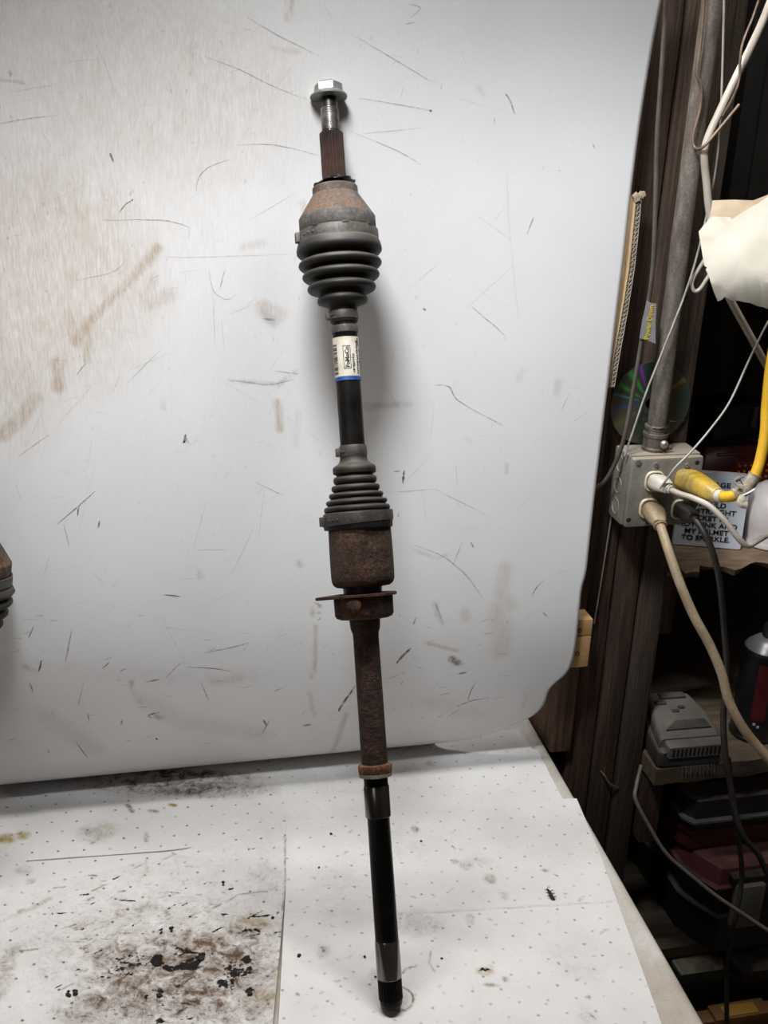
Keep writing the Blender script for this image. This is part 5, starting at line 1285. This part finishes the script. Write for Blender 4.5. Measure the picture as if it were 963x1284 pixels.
# things on the lowest shelf
g_ = wthing('flat_case', 'dusty flat green plastic case below the tool cases', 'case', 0.915, 1.432, -0.53)
obj('case_body', box(0, 0.092, 0.0, 0.34, 0, 0.040, 0.006), 'green_plastic', g_, 40); obj('case_lid', loft([(-0.004, .004, .088, .040, .062, .004), (0.01, -.002, .094, .040, .070, .006), (0.34, -.002, .094, .040, .070, .006)]), 'green_plastic', g_, 40)
k_ = wthing('flat_case', 'black rounded case beside the flat green case', 'case', 1.013, 1.418, -0.53)
obj('case_body', loft([(0.0, .02, .30, 0, .040, .012), (.02, 0, .32, 0, .044, .012), (.34, 0, .32, 0, .044, .012)]), 'case_black', k_, 40); obj('case_lid', loft([(-.004, .02, .30, .042, .060, .008), (.02, .004, .316, .044, .074, .014), (.34, .004, .316, .044, .074, .014)]), 'case_black', k_, 40)
b__ = wthing('tool_box', 'black tool box under the flat cases on the lowest shelf', 'tool box', 0.925, 1.45, -0.6195)
obj('box_body', box(0, 0.40, 0, 0.36, 0, 0.082, 0.006), 'dark_plastic', b__, 40); obj('box_lid', box(-.003, .403, -.004, .363, 0.070, 0.0885, 0.004), 'dark_plastic', b__, 40)
lv = wthing('spirit_level', 'orange spirit level with a yellow label on the lowest shelf', 'level', 0.92, 1.372, -0.6195)
obj('level_beam', box(0, 0.42, 0.004, 0.024, 0.006, 0.082, 0.002), 'case_black', lv, 40); obj('level_rail', box(0, 0.42, 0, 0.028, 0.082, 0.092, 0.002), 'orange_level', lv, 40); obj('level_rail', box(0, 0.42, 0, 0.028, 0.0, 0.007, 0.002), 'orange_level', lv, 40)
obj('level_block', box(0.044, 0.150, -0.006, 0.030, 0.060, 0.100, 0.003), 'orange_level', lv, 40); obj('level_label', box(0.064, 0.128, -0.002, 0.022, 0.0995, 0.1015, 0.0004), 'yellow_label', lv, 40)

# ================================================================== grit on the pads
grit_me = []
for k in range(4):
    bm = bmesh.new(); bmesh.ops.create_icosphere(bm, subdivisions=1, radius=1.0)
    for v in bm.verts: v.co *= 1 + 0.5 * mnoise.noise(v.co * 1.7 + Vector((k * 5, 0, 0)))
    for v in bm.verts: v.co.z = v.co.z * 0.6 + 0.35
    me = bpy.data.meshes.new('grit'); bm.to_mesh(me); bm.free(); me.materials.append(MATS['black_grit']); grit_me.append(me)
for (px, py, s_, z) in ((280, 1110, 2.0, .0088), (375, 1199, 2.6, .0066), (415, 1046, 2.0, .0066), (400, 1088, 2.0, .0066), (528, 1055, 1.8, .0066), (457, 1200, 1.8, .0066), (471, 1225, 1.6, .0066), (554, 1202, 1.8, .0066), (95, 1246, 3.0, .0088), (86, 1248, 2.4, .0088), (342, 1151, 2.6, .0088), (200, 1249, 4.2, .0088), (215, 1168, 2.4, .0088), (202, 1170, 2.2, .0088), (313, 1246, 3.6, .0088), (276, 1236, 2.6, .0088), (252, 1203, 4.0, .0088), (479, 1262, 1.6, .0066), (420, 1000, 1.2, .0066)):
    o = bpy.data.objects.new('grit_crumb', random.choice(grit_me)); COL.objects.link(o)
    o.location = at_z(px, py, z); o.scale = (s_ / 1000,) * 3; o.scale.x *= random.uniform(0.8, 1.5); o.rotation_euler.z = random.uniform(0, 6)
    tag(o, 'tiny black crumb of grit on the oil blackened pad' if z > .008 else 'tiny black crumb of grit on the clean pad around the axle foot', 'grit', 'black crumbs on the oily pad' if z > .008 else 'black crumbs on the clean pad')
# curled dark burr on the clean pad
pts = [at_z(q[0], q[1], 0.0072 + q[2]) for q in ((686, 1114, .0), (689, 1118, .002), (691, 1122, .003), (693, 1126, .002), (696, 1128, .0))]
bm = sweep(pts, [.0008, .0022, .0027, .0024, .0008], 8, 0.6)
for q in pts[1:4]:
    for sgn in (-1, 1):
        sweep([q, q + Vector((sgn * 0.004, 0.002, 0.001)), q + Vector((sgn * 0.0065, 0.005, -0.001))], [.0006, .0005, .0002], 5, bm=bm)
tag(obj('dried_burr', bm, 'black_grit', None, 40), 'dark curled dried burr lying on the clean pad right of the axle', 'debris')
